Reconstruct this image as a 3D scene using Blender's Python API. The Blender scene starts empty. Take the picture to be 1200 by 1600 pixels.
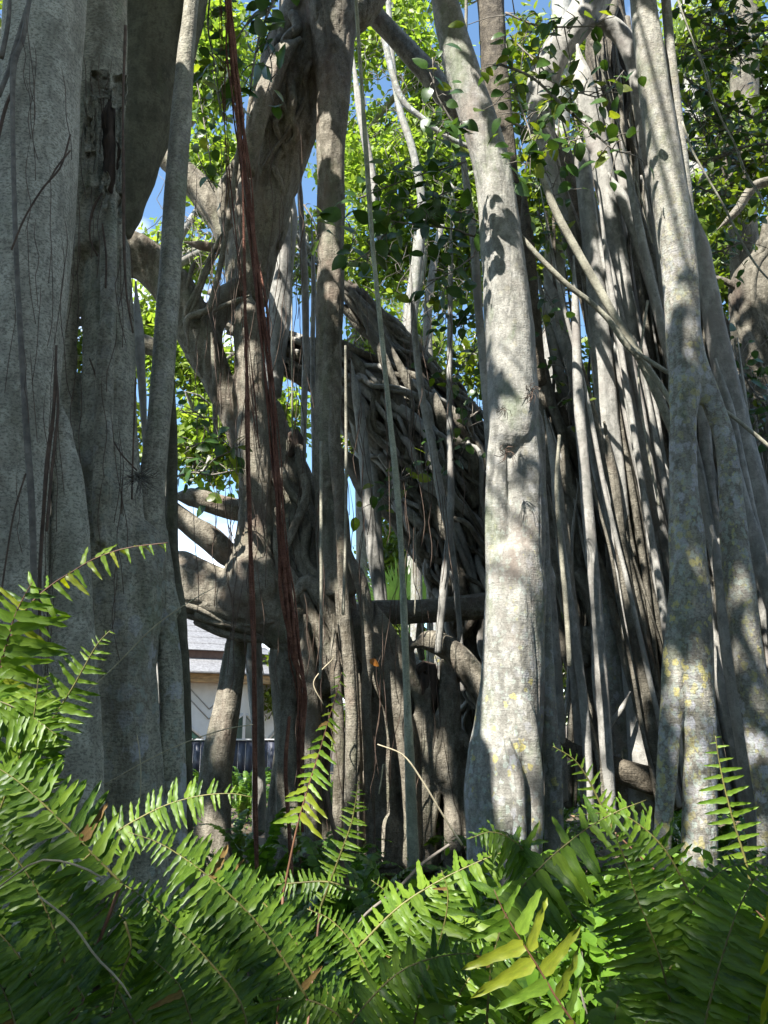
import bpy, math, random
import numpy as np
from mathutils import Vector, Matrix, Quaternion
random.seed(7)
RNG = np.random.default_rng(7)
S = bpy.context.scene
COL = S.collection
R = math.radians
# ------------------------------------------------------------------ camera, sky, sun, exposure
CAM = np.array([0.0, 0.0, 1.5])
PITCH = R(15.0)
VFOV = R(66.0)
F = 800.0 / math.tan(VFOV / 2)
cam_d = bpy.data.cameras.new('camera')
cam = bpy.data.objects.new('camera', cam_d)
COL.objects.link(cam)
cam.location = CAM
cam.rotation_euler = (R(90) + PITCH, 0, 0)
cam_d.sensor_fit = 'VERTICAL'
cam_d.sensor_height = 24
cam_d.angle_y = VFOV
cam_d.clip_start = 0.02
cam_d.clip_end = 3000
S.camera = cam
SUN = Vector((-0.40, -0.52, 0.80)).normalized()
world = bpy.data.worlds.new('World')
S.world = world
world.use_nodes = True
wn = world.node_tree
wn.nodes.clear()
w_out = wn.nodes.new('ShaderNodeOutputWorld')
w_bg = wn.nodes.new('ShaderNodeBackground')
sky = wn.nodes.new('ShaderNodeTexSky')
sky.sky_type = 'NISHITA'
sky.sun_disc = False
sky.sun_elevation = math.asin(SUN.z)
sky.sun_rotation = math.atan2(SUN.x, SUN.y)
sky.air_density = 1.0
sky.dust_density = 0.3
sky.ozone_density = 1.0
w_tc = wn.nodes.new('ShaderNodeTexCoord')
w_map = wn.nodes.new('ShaderNodeMapping')
w_map.inputs['Scale'].default_value = (1, 1, 2.2)
w_map.inputs['Location'].default_value = (3.1, 0.4, 0.0)
w_n = wn.nodes.new('ShaderNodeTexNoise')
w_n.inputs['Scale'].default_value = 2.2
w_n.inputs['Detail'].default_value = 8
w_n.inputs['Roughness'].default_value = 0.55
w_r = wn.nodes.new('ShaderNodeValToRGB')
w_r.color_ramp.elements[0].position = 0.50
w_r.color_ramp.elements[1].position = 0.66
w_mix = wn.nodes.new('ShaderNodeMixRGB')
w_mix.inputs[2].default_value = (8.5, 8.8, 9.4, 1)
w_sep = wn.nodes.new('ShaderNodeSeparateXYZ')
w_h = wn.nodes.new('ShaderNodeMapRange')      # more cloud low over the horizon
w_h.inputs['From Min'].default_value = 0.05
w_h.inputs['From Max'].default_value = 0.34
w_h.inputs['To Min'].default_value = 0.05
w_h.inputs['To Max'].default_value = -0.04
w_add = wn.nodes.new('ShaderNodeMath')
w_add.operation = 'ADD'
L = wn.links.new
L(w_tc.outputs['Generated'], w_map.inputs['Vector'])
L(w_map.outputs[0], w_n.inputs['Vector'])
L(w_tc.outputs['Generated'], w_sep.inputs[0])
L(w_sep.outputs['Z'], w_h.inputs['Value'])
L(w_n.outputs['Fac'], w_add.inputs[0])
L(w_h.outputs[0], w_add.inputs[1])
L(w_add.outputs[0], w_r.inputs[0])
L(w_r.outputs[0], w_mix.inputs[0])
w_t = wn.nodes.new('ShaderNodeMixRGB'); w_t.blend_type = 'MULTIPLY'; w_t.inputs[0].default_value = 1; w_t.inputs[2].default_value = (0.86, 1.0, 1.02, 1)
L(sky.outputs[0], w_t.inputs[1])
L(w_t.outputs[0], w_mix.inputs[1])
L(w_mix.outputs[0], w_bg.inputs[0])
w_bg.inputs[1].default_value = 0.095
L(w_bg.outputs[0], w_out.inputs[0])
sun_d = bpy.data.lights.new('sun', 'SUN')
sun_d.energy = 4.6
sun_d.angle = R(0.53)
sun_d.color = (1.0, 0.965, 0.91)
sun_o = bpy.data.objects.new('sun', sun_d)
COL.objects.link(sun_o)
sun_o.location = (-10, -13, 20)
sun_o.rotation_euler = SUN.to_track_quat('Z', 'Y').to_euler()
S.view_settings.view_transform = 'Standard'
S.view_settings.look = 'None'
S.view_settings.gamma = 1
S.view_settings.use_curve_mapping = False
S.view_settings.exposure = 1.8
S.render.engine = 'CYCLES'
S.cycles.use_denoising = True
S.cycles.max_bounces = 7
S.cycles.diffuse_bounces = 4
S.cycles.glossy_bounces = 2
S.cycles.transmission_bounces = 4
S.cycles.transparent_max_bounces = 4

# ------------------------------------------------------------------ geometry helpers
SP, CP = math.sin(PITCH), math.cos(PITCH)

def P(px, py, Y):
    """the point at distance Y in front of the camera seen at a pixel of the 1200 x 1600 photograph"""
    x = (px - 600.0) / F
    y = (800.0 - py) / F
    s = Y / (CP - y * SP)
    return np.array([x * s, Y, CAM[2] + (SP + y * CP) * s]), s

def trace(tr, Y):
    """[(px, py, width px[, Y])] -> points and radii"""
    n = len(tr)
    pts, rad = [], []
    for i, t in enumerate(tr):
        if len(t) > 3: y = t[3]
        elif isinstance(Y, (tuple, list)): y = Y[0] + (Y[1] - Y[0]) * i / (n - 1)
        else: y = Y
        p, s = P(t[0], t[1], y)
        pts.append(p)
        rad.append(t[2] * 0.5 * s / F)
    return np.array(pts), np.array(rad)

def resample(pts, rad, step):
    pts = np.asarray(pts, float); rad = np.asarray(rad, float)
    n = len(pts)
    e = np.vstack([2 * pts[0] - pts[1], pts, 2 * pts[-1] - pts[-2]])
    out, ro = [], []
    K = 10
    for i in range(n - 1):
        p0, p1, p2, p3 = e[i], e[i + 1], e[i + 2], e[i + 3]
        t = np.linspace(0, 1, K, endpoint=False)[:, None]
        out.append(0.5 * (2 * p1 + (p2 - p0) * t + (2 * p0 - 5 * p1 + 4 * p2 - p3) * t ** 2 + (3 * p1 - p0 - 3 * p2 + p3) * t ** 3))
        u = t[:, 0] * t[:, 0] * (3 - 2 * t[:, 0])
        ro.append(rad[i] * (1 - u) + rad[i + 1] * u)
    out.append(pts[-1:]); ro.append(rad[-1:])
    q = np.vstack(out); rr = np.concatenate(ro)
    d = np.concatenate([[0], np.cumsum(np.linalg.norm(np.diff(q, axis=0), axis=1))])
    m = max(3, int(d[-1] / step) + 1)
    s = np.linspace(0, d[-1], m)
    return np.stack([np.interp(s, d, q[:, k]) for k in range(3)], 1), np.interp(s, d, rr), s

def _h(ix, iy, iz):
    h = (ix * 374761393 + iy * 668265263 + iz * 2147483647 + 1013904223) & 0xffffffff
    h = ((h ^ (h >> 13)) * 1274126177) & 0xffffffff
    h = h ^ (h >> 16)
    return (h & 0xffff) / 32767.5 - 1.0

def vnoise(p):
    p = np.asarray(p, float)
    i = np.floor(p).astype(np.int64)
    f = p - i
    f = f * f * (3 - 2 * f)
    x, y, z = i[..., 0], i[..., 1], i[..., 2]
    fx, fy, fz = f[..., 0], f[..., 1], f[..., 2]
    def c(a, b, d): return _h(x + a, y + b, z + d)
    def l(a, b, t): return a + (b - a) * t
    return l(l(l(c(0,0,0), c(1,0,0), fx), l(c(0,1,0), c(1,1,0), fx), fy),
             l(l(c(0,0,1), c(1,0,1), fx), l(c(0,1,1), c(1,1,1), fx), fy), fz)

def fbm(p, o=3):
    a, s, t = 1.0, 0.0, 0.0
    for k in range(o):
        s = s + a * vnoise(p * (2 ** k) + 17.3 * k); t += a; a *= 0.5
    return s / t

def frames(pts):
    T = np.gradient(pts, axis=0)
    T /= np.linalg.norm(T, axis=1)[:, None] + 1e-9
    n = len(pts)
    A = np.zeros_like(pts)
    ref = np.array([0, -1.0, 0]) if abs(T[0][1]) < 0.9 else np.array([1.0, 0, 0])
    a = ref - T[0] * ref.dot(T[0])
    a /= np.linalg.norm(a)
    A[0] = a
    for i in range(1, n):
        a = a - T[i] * a.dot(T[i])
        a /= np.linalg.norm(a) + 1e-9
        A[i] = a
    return T, A, np.cross(T, A)

def tube(pts, rad, step=None, sides=None, ridge=0.10, bump=0.05, seed=0.0, cap=True, flat=1.0, knots=0.0):
    """a root or limb: tapered, with long ridges and unevenness in its outline"""
    rm = float(np.mean(rad))
    if step is None: step = max(0.02, rm * 0.55)
    p, r, s = resample(pts, rad, step)
    if sides is None: sides = int(min(36, max(6, 2 * math.pi * rm / 0.018)))
    T, A, B = frames(p)
    th = np.linspace(0, 2 * math.pi, sides, endpoint=False)
    c, sn = np.cos(th), np.sin(th)
    m = len(p)
    q = np.zeros((m, sides, 3))
    q[..., 0] = c[None] * 1.7 + seed * 3.1
    q[..., 1] = sn[None] * 1.7 + seed
    q[..., 2] = (s * 0.9 + seed * 7)[:, None]
    rf = 1 + ridge * 1.6 * vnoise(q)
    q2 = q.copy(); q2[..., :2] *= 1.9; q2[..., 2] = (s * 1.7 + seed * 5)[:, None]
    rf += ridge * 0.7 * vnoise(q2)
    w = p[:, None, :] + (A[:, None, :] * c[None, :, None] + B[:, None, :] * sn[None, :, None]) * r[:, None, None]
    rf += bump * fbm(w * (0.55 / max(rm, 0.02)) + seed, 2)
    if knots:
        kk = np.maximum(0, vnoise(w * (0.35 / max(rm, 0.02)) + seed * 9) - 0.35)
        rf += knots * kk
    rr = r[:, None] * rf
    v = p[:, None, :] + A[:, None, :] * (c[None, :, None] * rr[..., None]) + B[:, None, :] * (sn[None, :, None] * rr[..., None] * flat)
    v = v.reshape(-1, 3)
    i = np.arange(m - 1)[:, None] * sides
    j = np.arange(sides)[None]
    j2 = (j + 1) % sides
    f = np.stack([i + j, i + j2, i + sides + j2, i + sides + j], -1).reshape(-1, 4)
    if cap:
        b = len(v)
        v = np.vstack([v, p[0] - T[0] * r[0] * 0.3, p[-1] + T[-1] * r[-1] * 0.5])
        jj = np.arange(sides); k2 = (jj + 1) % sides; o = (m - 1) * sides
        f0 = np.stack([np.full(sides, b), k2, jj, jj], 1)
        f1 = np.stack([np.full(sides, b + 1), o + jj, o + k2, o + k2], 1)
        f = np.vstack([f, f0, f1])
    return v, f

class Geo:
    def __init__(s): s.v = []; s.f = []; s.n = 0; s.c = []
    def add(s, vf, tint=None):
        v, f = vf
        s.v.append(v); s.f.append(f + s.n); s.n += len(v)
        s.c.append(np.full(len(v), 0.5) if tint is None else tint)
        return s
    def mesh(s, name, origin=(0, 0, 0), smooth=True, tint=False):
        v = np.vstack(s.v) - np.asarray(origin)
        f = np.vstack(s.f)
        return raw_mesh(name, v, f, smooth, np.concatenate(s.c) if tint else None)

def raw_mesh(name, v, f, smooth=True, tint=None):
    me = bpy.data.meshes.new(name)
    tri = f[:, 2] == f[:, 3]
    q, t = f[~tri], f[tri][:, :3]
    loops = np.concatenate([q.ravel(), t.ravel()]).astype(np.int32)
    tot = np.concatenate([np.full(len(q), 4), np.full(len(t), 3)])
    st = np.concatenate([[0], np.cumsum(tot)[:-1]]).astype(np.int32)
    me.vertices.add(len(v)); me.vertices.foreach_set('co', v.astype(np.float32).ravel())
    me.loops.add(len(loops)); me.loops.foreach_set('vertex_index', loops)
    me.polygons.add(len(tot)); me.polygons.foreach_set('loop_start', st)
    if smooth: me.polygons.foreach_set('use_smooth', np.ones(len(tot), bool))
    if tint is not None:
        a = me.attributes.new('tint', 'FLOAT', 'POINT')
        a.data.foreach_set('value', tint.astype(np.float32))
    me.update(calc_edges=True)
    return me

def tag(o, label=None, cat=None, group=None, kind=None):
    if label: o['label'] = label
    if cat: o['category'] = cat
    if group: o['group'] = group
    if kind: o['kind'] = kind
    return o

def empty(name, loc, label, cat, group=None):
    o = bpy.data.objects.new(name, None)
    COL.objects.link(o)
    o.location = loc
    o.empty_display_size = 0.1
    return tag(o, label, cat, group)

def part(name, geo, mat, parent=None, tint=False, smooth=True, kind=None):
    """links geometry given in world coordinates as one mesh, child of parent"""
    org = Vector((0, 0, 0))
    q = parent
    while q is not None:
        org = org + q.location; q = q.parent
    me = geo.mesh(name, org, smooth, tint) if isinstance(geo, Geo) else geo
    me.materials.append(mat)
    o = bpy.data.objects.new(name, me)
    COL.objects.link(o)
    if parent is not None: o.parent = parent
    if kind: o['kind'] = kind
    return o

def lone(name, geo, mat, base, label, cat, group=None, tint=False):
    """a thing that is one mesh, its origin at its base"""
    me = geo.mesh(name, base, True, tint)
    me.materials.append(mat)
    o = bpy.data.objects.new(name, me)
    COL.objects.link(o)
    o.location = base
    return tag(o, label, cat, group)

def fuse(geo, voxel, smooth=6, rough=0.004, rs=9.0, seams=0.0):
    """grows several tubes together into one skin, then gives the skin small unevenness"""
    me = geo.mesh('tmp')
    o = bpy.data.objects.new('tmp', me)
    COL.objects.link(o)
    m = o.modifiers.new('r', 'REMESH'); m.mode = 'VOXEL'; m.voxel_size = voxel; m.use_smooth_shade = True
    m = o.modifiers.new('s', 'SMOOTH'); m.iterations = smooth; m.factor = 0.6
    dg = bpy.context.evaluated_depsgraph_get()
    nm = bpy.data.meshes.new_from_object(o.evaluated_get(dg))
    bpy.data.objects.remove(o); bpy.data.meshes.remove(me)
    n = len(nm.vertices)
    v = np.zeros(n * 3, np.float32); nm.vertices.foreach_get('co', v); v = v.reshape(-1, 3).astype(float)
    nr = np.zeros(n * 3, np.float32); nm.vertices.foreach_get('normal', nr); nr = nr.reshape(-1, 3)
    q = v * np.array([1, 1, 0.35]) * rs
    d = rough * fbm(q, 3) + rough * 1.2 * fbm(v * np.array([3, 3, 1.2]), 2)
    if seams:
        k = np.abs(vnoise(v * np.array([11, 11, 0.9]) + 5.5))
        d -= seams * np.clip(1 - k * 9, 0, 1)
    v += nr * d[:, None]
    nl = len(nm.loops)
    lp = np.zeros(nl, np.int32); nm.loops.foreach_get('vertex_index', lp)
    pt = np.zeros(len(nm.polygons), np.int32); nm.polygons.foreach_get('loop_total', pt)
    bpy.data.meshes.remove(nm)
    g = Geo()
    if (pt == 4).all():
        f = lp.reshape(-1, 4)
    else:
        f, k = [], 0
        for c in pt:
            a = lp[k:k + c]; k += c
            f.append([a[0], a[1], a[2], a[3] if c > 3 else a[2]])
        f = np.array(f)
    g.add((v, f))
    return g

def wrap(pts, rad, n, rr, seed=0, drift=2.0, s0=(0.0, 0.35), s1=(0.6, 1.0), lift=0.85, face=None, wob=0.25):
    """roots creeping along a limb and clinging to its skin: list of (points, radii)"""
    p, r, s = resample(pts, rad, 0.10)
    T, A, B = frames(p)
    m = len(p)
    rg = np.random.default_rng(seed)
    out = []
    for k in range(n):
        a = int(rg.uniform(*s0) * (m - 1)); b = int(rg.uniform(*s1) * (m - 1))
        if b - a < 5: continue
        u = np.arange(a, b + 1)
        t = (u - a) / (b - a)
        th = rg.uniform(0, 2 * math.pi) + rg.uniform(-drift, drift) * t + 0.5 * vnoise(np.stack([u * 0.25, np.full(len(u), k * 3.7), np.zeros(len(u))], 1))
        ri = rr * rg.uniform(0.5, 1.3) * (1 - 0.4 * t)
        off = r[u] * (lift + wob * vnoise(np.stack([u * 0.3, np.full(len(u), k * 1.3), np.ones(len(u)) * 9], 1))) + ri * 0.3
        q = p[u] + A[u] * (np.cos(th) * off)[:, None] + B[u] * (np.sin(th) * off)[:, None]
        out.append((q[::2] if len(q) > 8 else q, (ri[::2] if len(q) > 8 else ri)))
    return out

# leaf sets: many copies of a small template merged with numpy
def leafset(tv, tf, O, X, Z, sc, tint=None, wid=None):
    """tv (V,3) template: x along, y across, z up; O origins, X direction, Z normal, sc lengths"""
    X = X / (np.linalg.norm(X, axis=1)[:, None] + 1e-9)
    Z = Z - X * (X * Z).sum(1)[:, None]
    Z = Z / (np.linalg.norm(Z, axis=1)[:, None] + 1e-9)
    Yv = np.cross(Z, X)
    w = sc if wid is None else wid
    v = (O[:, None, :] + X[:, None, :] * (tv[None, :, 0:1] * sc[:, None, None]) + Yv[:, None, :] * (tv[None, :, 1:2] * w[:, None, None])
         + Z[:, None, :] * (tv[None, :, 2:3] * sc[:, None, None]))
    n, V = len(O), len(tv)
    f = tf[None] + (np.arange(n) * V)[:, None, None]
    t = np.repeat(tint if tint is not None else RNG.uniform(0, 1, n), V)
    return (v.reshape(-1, 3), f.reshape(-1, 4)), t

LEAF_V = np.array([[0,0,0],[.35,.27,.06],[.75,.20,.02],[1,0,-.08],[.75,-.20,.02],[.35,-.27,.06],[.45,0,-.02]], float)
LEAF_F = np.array([[0,6,1,1],[6,3,2,1],[0,5,6,6],[6,5,4,3]])

def ovate(k=6, w=0.30, fold=0.10, droop=0.15, wave=0.0, base=0.0, petiole=0.0, seed=0):
    """a leaf blade with a folded midrib: k segments long"""
    v, f = [], []
    for i in range(k + 1):
        t = i / k
        x = petiole + t * (1 - petiole)
        h = w * (math.sin(math.pi * min(1, t ** 0.8)) ** 0.75) + (base if i == 0 else 0)
        if i == k: h = 0.004
        z = -droop * t * t
        a = wave * math.sin(i * 2.4 + seed)
        b = wave * math.cos(i * 2.1 + seed)
        v += [(x, h, z + fold * h / w * 0.5 + a), (x, 0, z), (x, -h, z + fold * h / w * 0.5 + b)]
    for i in range(k):
        o = i * 3
        f += [(o, o + 3, o + 4, o + 1), (o + 1, o + 4, o + 5, o + 2)]
    if petiole:
        n = len(v)
        v += [(0, .01, 0), (0, -.01, 0), (petiole + .02, -.01, 0), (petiole + .02, .01, 0)]
        f += [(n, n + 1, n + 2, n + 3)]
    return np.array(v, float), np.array(f)

def pinna(seed=0, k=8, w=0.5):
    """one fern leaflet, unit length and unit width, wavy toothed edge, eared at the foot"""
    rg = random.Random(seed)
    v, f = [], []
    for i in range(k + 1):
        t = i / k
        h = w * (1 - t) ** 0.42 * (0.9 + 0.14 * math.sin(i * 2.7 + seed))
        if i == 0: h = w * 0.62
        if i == 1: h = w * 1.05
        if i == k: h = 0.01
        bend = 0.10 * t * t * (1 if seed % 2 else 1.6)
        z = -0.16 * t * t + 0.02 * math.sin(t * 9 + seed)
        e = 0.035 * math.sin(i * 1.9 + seed * 2)
        e2 = 0.035 * math.cos(i * 2.2 + seed)
        v += [(t, h + bend, z + 0.03 + e), (t, bend, z), (t, -h + bend, z + 0.03 + e2)]
    for i in range(k):
        o = i * 3
        f += [(o, o + 3, o + 4, o + 1), (o + 1, o + 4, o + 5, o + 2)]
    return np.array(v, float), np.array(f)

# ------------------------------------------------------------------ materials
def nodes(name):
    m = bpy.data.materials.new(name)
    m.use_nodes = True
    nt = m.node_tree
    b = nt.nodes['Principled BSDF']
    return m, nt, b

def N(nt, t, **kw):
    n = nt.nodes.new(t)
    for k, v in kw.items():
        if k in n.inputs: n.inputs[k].default_value = v
        else: setattr(n, k, v)
    return n

def ramp(nt, src, stops):
    r = nt.nodes.new('ShaderNodeValToRGB')
    e = r.color_ramp.elements
    while len(e) < len(stops): e.new(0.5)
    for i, (p, c) in enumerate(stops):
        e[i].position = p
        e[i].color = (c, c, c, 1) if isinstance(c, (int, float)) else (*c, 1)
    nt.links.new(src, r.inputs[0])
    return r.outputs[0]

def mixc(nt, fac, a, b, mode='MIX'):
    m = nt.nodes.new('ShaderNodeMixRGB')
    m.blend_type = mode
    for s, x in ((0, fac), (1, a), (2, b)):
        if hasattr(x, 'node'): nt.links.new(x, m.inputs[s])
        elif isinstance(x, (int, float)): m.inputs[s].default_value = x if s == 0 else (x, x, x, 1)
        else: m.inputs[s].default_value = (*x, 1)
    return m.outputs[0]

def mapped(nt, scale, loc=(0, 0, 0)):
    tc = nt.nodes.new('ShaderNodeTexCoord')
    mp = nt.nodes.new('ShaderNodeMapping')
    mp.inputs['Scale'].default_value = scale
    mp.inputs['Location'].default_value = loc
    nt.links.new(tc.outputs['Object'], mp.inputs['Vector'])
    return mp.outputs[0]

def noise(nt, vec, sc, det=4, rough=0.55, out='Fac'):
    n = N(nt, 'ShaderNodeTexNoise', Scale=sc, Detail=det, Roughness=rough)
    nt.links.new(vec, n.inputs['Vector'])
    return n.outputs[out]

def bark(name, dark, light, speck=0.5, low=None, stain=None, bump=0.6, lichen=0.0, yellow=0.0, moss=0.0, stretch=1.0, fine=70, lines=0.16):
    m, nt, b = nodes(name)
    dark = (dark[0], dark[1] * .975, dark[2] * .86); light = (light[0], light[1] * .975, light[2] * .87)
    v = mapped(nt, (1, 1, 0.45 * stretch))
    big = noise(nt, v, 3.2, 5, 0.6)
    c = mixc(nt, ramp(nt, big, [(0.36, 0.0), (0.64, 1.0)]), dark, light)
    # long vertical weathering
    vs = mapped(nt, (14, 14, 1.1), (3, 1, 0))
    st = noise(nt, vs, 1.0, 4, 0.6)
    c = mixc(nt, ramp(nt, st, [(0.42, 0.0), (0.62, 0.38)]), c, tuple(x * 0.55 for x in dark))
    # blotches the size of a hand and of a thumb
    bl = noise(nt, mapped(nt, (1, 1, .7), (2, 2, 6)), 13, 5, 0.65)
    c = mixc(nt, ramp(nt, bl, [(0.46, 0.0), (0.60, 0.5)]), c, tuple(min(1, x * 1.3) for x in light))
    bl2 = noise(nt, mapped(nt, (1, 1, .6), (8, 2, 6)), 24, 5, 0.7)
    c = mixc(nt, ramp(nt, bl2, [(0.36, 0.5), (0.47, 0.0)]), c, tuple(x * 0.5 for x in dark))
    # speckled skin with short cross lines
    vf = mapped(nt, (1, 1, 1.5))
    sp = noise(nt, vf, fine, 3, 0.7)
    c = mixc(nt, ramp(nt, sp, [(0.40, speck), (0.52, 0.0)]), c, tuple(x * 0.38 for x in dark))
    hl = mapped(nt, (9, 9, 95), (0, 5, 2))
    ln = noise(nt, hl, 1.0, 3, 0.6)
    c = mixc(nt, ramp(nt, ln, [(0.60, 0.0), (0.72, lines)]), c, tuple(min(1, x * 1.35) for x in light))
    if stain:
        n2 = noise(nt, mapped(nt, (1, 1, 0.6), (9, 3, 1)), 2.3, 6, 0.65)
        c = mixc(nt, ramp(nt, n2, [(0.52, 0.0), (0.68, 0.75)]), c, stain)
    if moss:
        n2 = noise(nt, mapped(nt, (1, 1, 0.5), (4, 7, 3)), 3.4, 7, 0.7)
        c = mixc(nt, ramp(nt, n2, [(0.53, 0.0), (0.66, moss)]), c, (0.115, 0.15, 0.075))
    def patches(sc, thr, dens, loc, col, cur):
        wv = mapped(nt, (1, 1, 0.8), loc)
        dn = N(nt, 'ShaderNodeTexNoise', Scale=38.0, Detail=3.0)
        nt.links.new(wv, dn.inputs['Vector'])
        ad = nt.nodes.new('ShaderNodeMixRGB'); ad.inputs[0].default_value = 0.045
        nt.links.new(wv, ad.inputs[1]); nt.links.new(dn.outputs['Color'], ad.inputs[2])
        vo = N(nt, 'ShaderNodeTexVoronoi', Scale=sc)
        nt.links.new(ad.outputs[0], vo.inputs['Vector'])
        rnd = nt.nodes.new('ShaderNodeSeparateColor'); nt.links.new(vo.outputs['Color'], rnd.inputs[0])
        on = ramp(nt, rnd.outputs[0], [(1 - dens - 0.02, 0.0), (1 - dens, 1.0)])
        sz = ramp(nt, vo.outputs['Distance'], [(thr * 0.75, 1.0), (thr, 0.0)])
        rg = noise(nt, mapped(nt, (1, 1, 0.6), loc), 2.0, 3)
        reg = ramp(nt, rg, [(0.40, 0.1), (0.56, 1.0)])
        f = mixc(nt, 1.0, mixc(nt, 1.0, on, sz, 'MULTIPLY'), reg, 'MULTIPLY')
        if low:
            tcz = nt.nodes.new('ShaderNodeTexCoord'); sz_ = nt.nodes.new('ShaderNodeSeparateXYZ')
            nt.links.new(tcz.outputs['Object'], sz_.inputs[0])
            mr = N(nt, 'ShaderNodeMapRange'); mr.inputs['From Min'].default_value = low[0]; mr.inputs['From Max'].default_value = low[1]
            mr.inputs['To Min'].default_value = 1.0; mr.inputs['To Max'].default_value = 0.12
            nt.links.new(sz_.outputs['Z'], mr.inputs['Value'])
            f = mixc(nt, 1.0, f, mr.outputs[0], 'MULTIPLY')
        f = mixc(nt, 1.0, f, ramp(nt, noise(nt, wv, 90, 2), [(0.35, 0.35), (0.5, 0.9)]), 'MULTIPLY')
        return mixc(nt, f, cur, col)
    if lichen:
        c = patches(16, 0.52, 0.55 * lichen, (1, 1, 1), (0.46, 0.46, 0.49), c)
        c = patches(30, 0.55, 0.45 * lichen, (7, 2, 5), (0.34, 0.38, 0.33), c)
    if yellow:
        c = patches(24, 0.55, 0.42 * yellow, (2, 8, 4), (0.42, 0.37, 0.14), c)
        c = patches(44, 0.5, 0.4 * yellow, (5, 5, 9), (0.40, 0.38, 0.17), c)
    nt.links.new(c, b.inputs['Base Color'])
    b.inputs['Roughness'].default_value = 0.82
    b.inputs['Specular IOR Level'].default_value = 0.25
    bm = N(nt, 'ShaderNodeBump', Strength=bump, Distance=0.006)
    hsum = nt.nodes.new('ShaderNodeMath'); hsum.operation = 'ADD'
    nt.links.new(sp, hsum.inputs[0]); nt.links.new(ln, hsum.inputs[1])
    nt.links.new(hsum.outputs[0], bm.inputs['Height'])
    bm2 = N(nt, 'ShaderNodeBump', Strength=bump, Distance=0.02)
    nt.links.new(st, bm2.inputs['Height']); nt.links.new(bm.outputs[0], bm2.inputs['Normal'])
    bm3 = N(nt, 'ShaderNodeBump', Strength=bump * .8, Distance=0.035)
    nt.links.new(bl, bm3.inputs['Height']); nt.links.new(bm2.outputs[0], bm3.inputs['Normal'])
    nt.links.new(bm3.outputs[0], b.inputs['Normal'])
    return m

def leafmat(name, c1, c2, trans=0.45, rough=0.42, attr=False, tcol=None, spec=0.5, brown=0.0, bumpy=True):
    m, nt, b = nodes(name)
    if attr:
        a = N(nt, 'ShaderNodeAttribute', attribute_name='tint'); fac = a.outputs['Fac']
    else:
        a = nt.nodes.new('ShaderNodeObjectInfo'); fac = a.outputs['Random']
    c = mixc(nt, fac, c1, c2)
    c = mixc(nt, ramp(nt, noise(nt, mapped(nt, (1, 1, 1), (6, 1, 3)), 14.0 if not attr else 30.0, 4, .7), [(.48, 0.0), (.62, .35)]), c, tuple(min(1, x * 1.35) for x in c2))
    nz = noise(nt, mapped(nt, (1, 1, 1)), 4.0 if attr else 3.0, 3)
    c = mixc(nt, ramp(nt, nz, [(0.35, 0.45), (0.6, 0.0)]), c, tuple(x * 0.55 for x in c1))
    if brown:
        n3 = noise(nt, mapped(nt, (1, 1, 1), (3, 3, 3)), 9.0 if not attr else 2.5, 4)
        c = mixc(nt, ramp(nt, n3, [(0.62, 0.0), (0.7, brown)]), c, (0.22, 0.13, 0.03))
    nt.links.new(c, b.inputs['Base Color'])
    b.inputs['Roughness'].default_value = rough
    b.inputs['Specular IOR Level'].default_value = spec
    tr = nt.nodes.new('ShaderNodeBsdfTranslucent')
    t = mixc(nt, 1.0, c, tcol or (1.6, 1.5, 0.5), 'MULTIPLY')
    nt.links.new(t, tr.inputs['Color'])
    ms = nt.nodes.new('ShaderNodeMixShader'); ms.inputs[0].default_value = trans
    nt.links.new(b.outputs[0], ms.inputs[1]); nt.links.new(tr.outputs[0], ms.inputs[2])
    nt.links.new(ms.outputs[0], nt.nodes['Material Output'].inputs['Surface'])
    return m

def plain(name, col, rough=0.7, var=0.25, sc=12.0, bump=0.0, stretch=(1, 1, 1)):
    m, nt, b = nodes(name)
    n = noise(nt, mapped(nt, stretch), sc, 5, 0.6)
    c = mixc(nt, ramp(nt, n, [(0.35, 0.0), (0.65, 1.0)]), tuple(x * (1 - var) for x in col), tuple(min(1, x * (1 + var)) for x in col))
    nt.links.new(c, b.inputs['Base Color'])
    b.inputs['Roughness'].default_value = rough
    if bump:
        bm = N(nt, 'ShaderNodeBump', Strength=bump, Distance=0.01)
        nt.links.new(n, bm.inputs['Height']); nt.links.new(bm.outputs[0], b.inputs['Normal'])
    return m

M = {}
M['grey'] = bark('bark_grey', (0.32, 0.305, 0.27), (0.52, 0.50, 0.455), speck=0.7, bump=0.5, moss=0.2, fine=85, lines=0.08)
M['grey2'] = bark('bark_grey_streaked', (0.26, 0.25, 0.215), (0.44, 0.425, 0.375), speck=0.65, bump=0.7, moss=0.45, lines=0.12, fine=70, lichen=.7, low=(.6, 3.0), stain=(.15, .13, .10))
M['limb'] = bark('bark_shaded_limb', (0.075, 0.07, 0.052), (0.14, 0.135, 0.10), speck=0.3, bump=0.5, moss=0.4, lines=0.1)  # limb bark darkened; its shade is put into the colour
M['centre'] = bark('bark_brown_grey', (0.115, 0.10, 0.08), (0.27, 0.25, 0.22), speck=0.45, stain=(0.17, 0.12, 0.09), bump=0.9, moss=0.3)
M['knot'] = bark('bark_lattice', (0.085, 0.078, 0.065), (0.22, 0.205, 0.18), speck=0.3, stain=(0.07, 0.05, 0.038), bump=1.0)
M['pale'] = bark('bark_pale', (0.18, 0.178, 0.172), (0.34, 0.335, 0.33), speck=0.35, stain=(0.20, 0.16, 0.13), bump=0.5, moss=0.55, lichen=0.8, yellow=.12, low=(1.5, 3.4), lines=.1)
M['smooth'] = bark('bark_smooth_grey', (0.20, 0.20, 0.20), (0.35, 0.345, 0.345), speck=0.15, bump=0.35, stain=(0.2, 0.175, 0.155))
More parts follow.
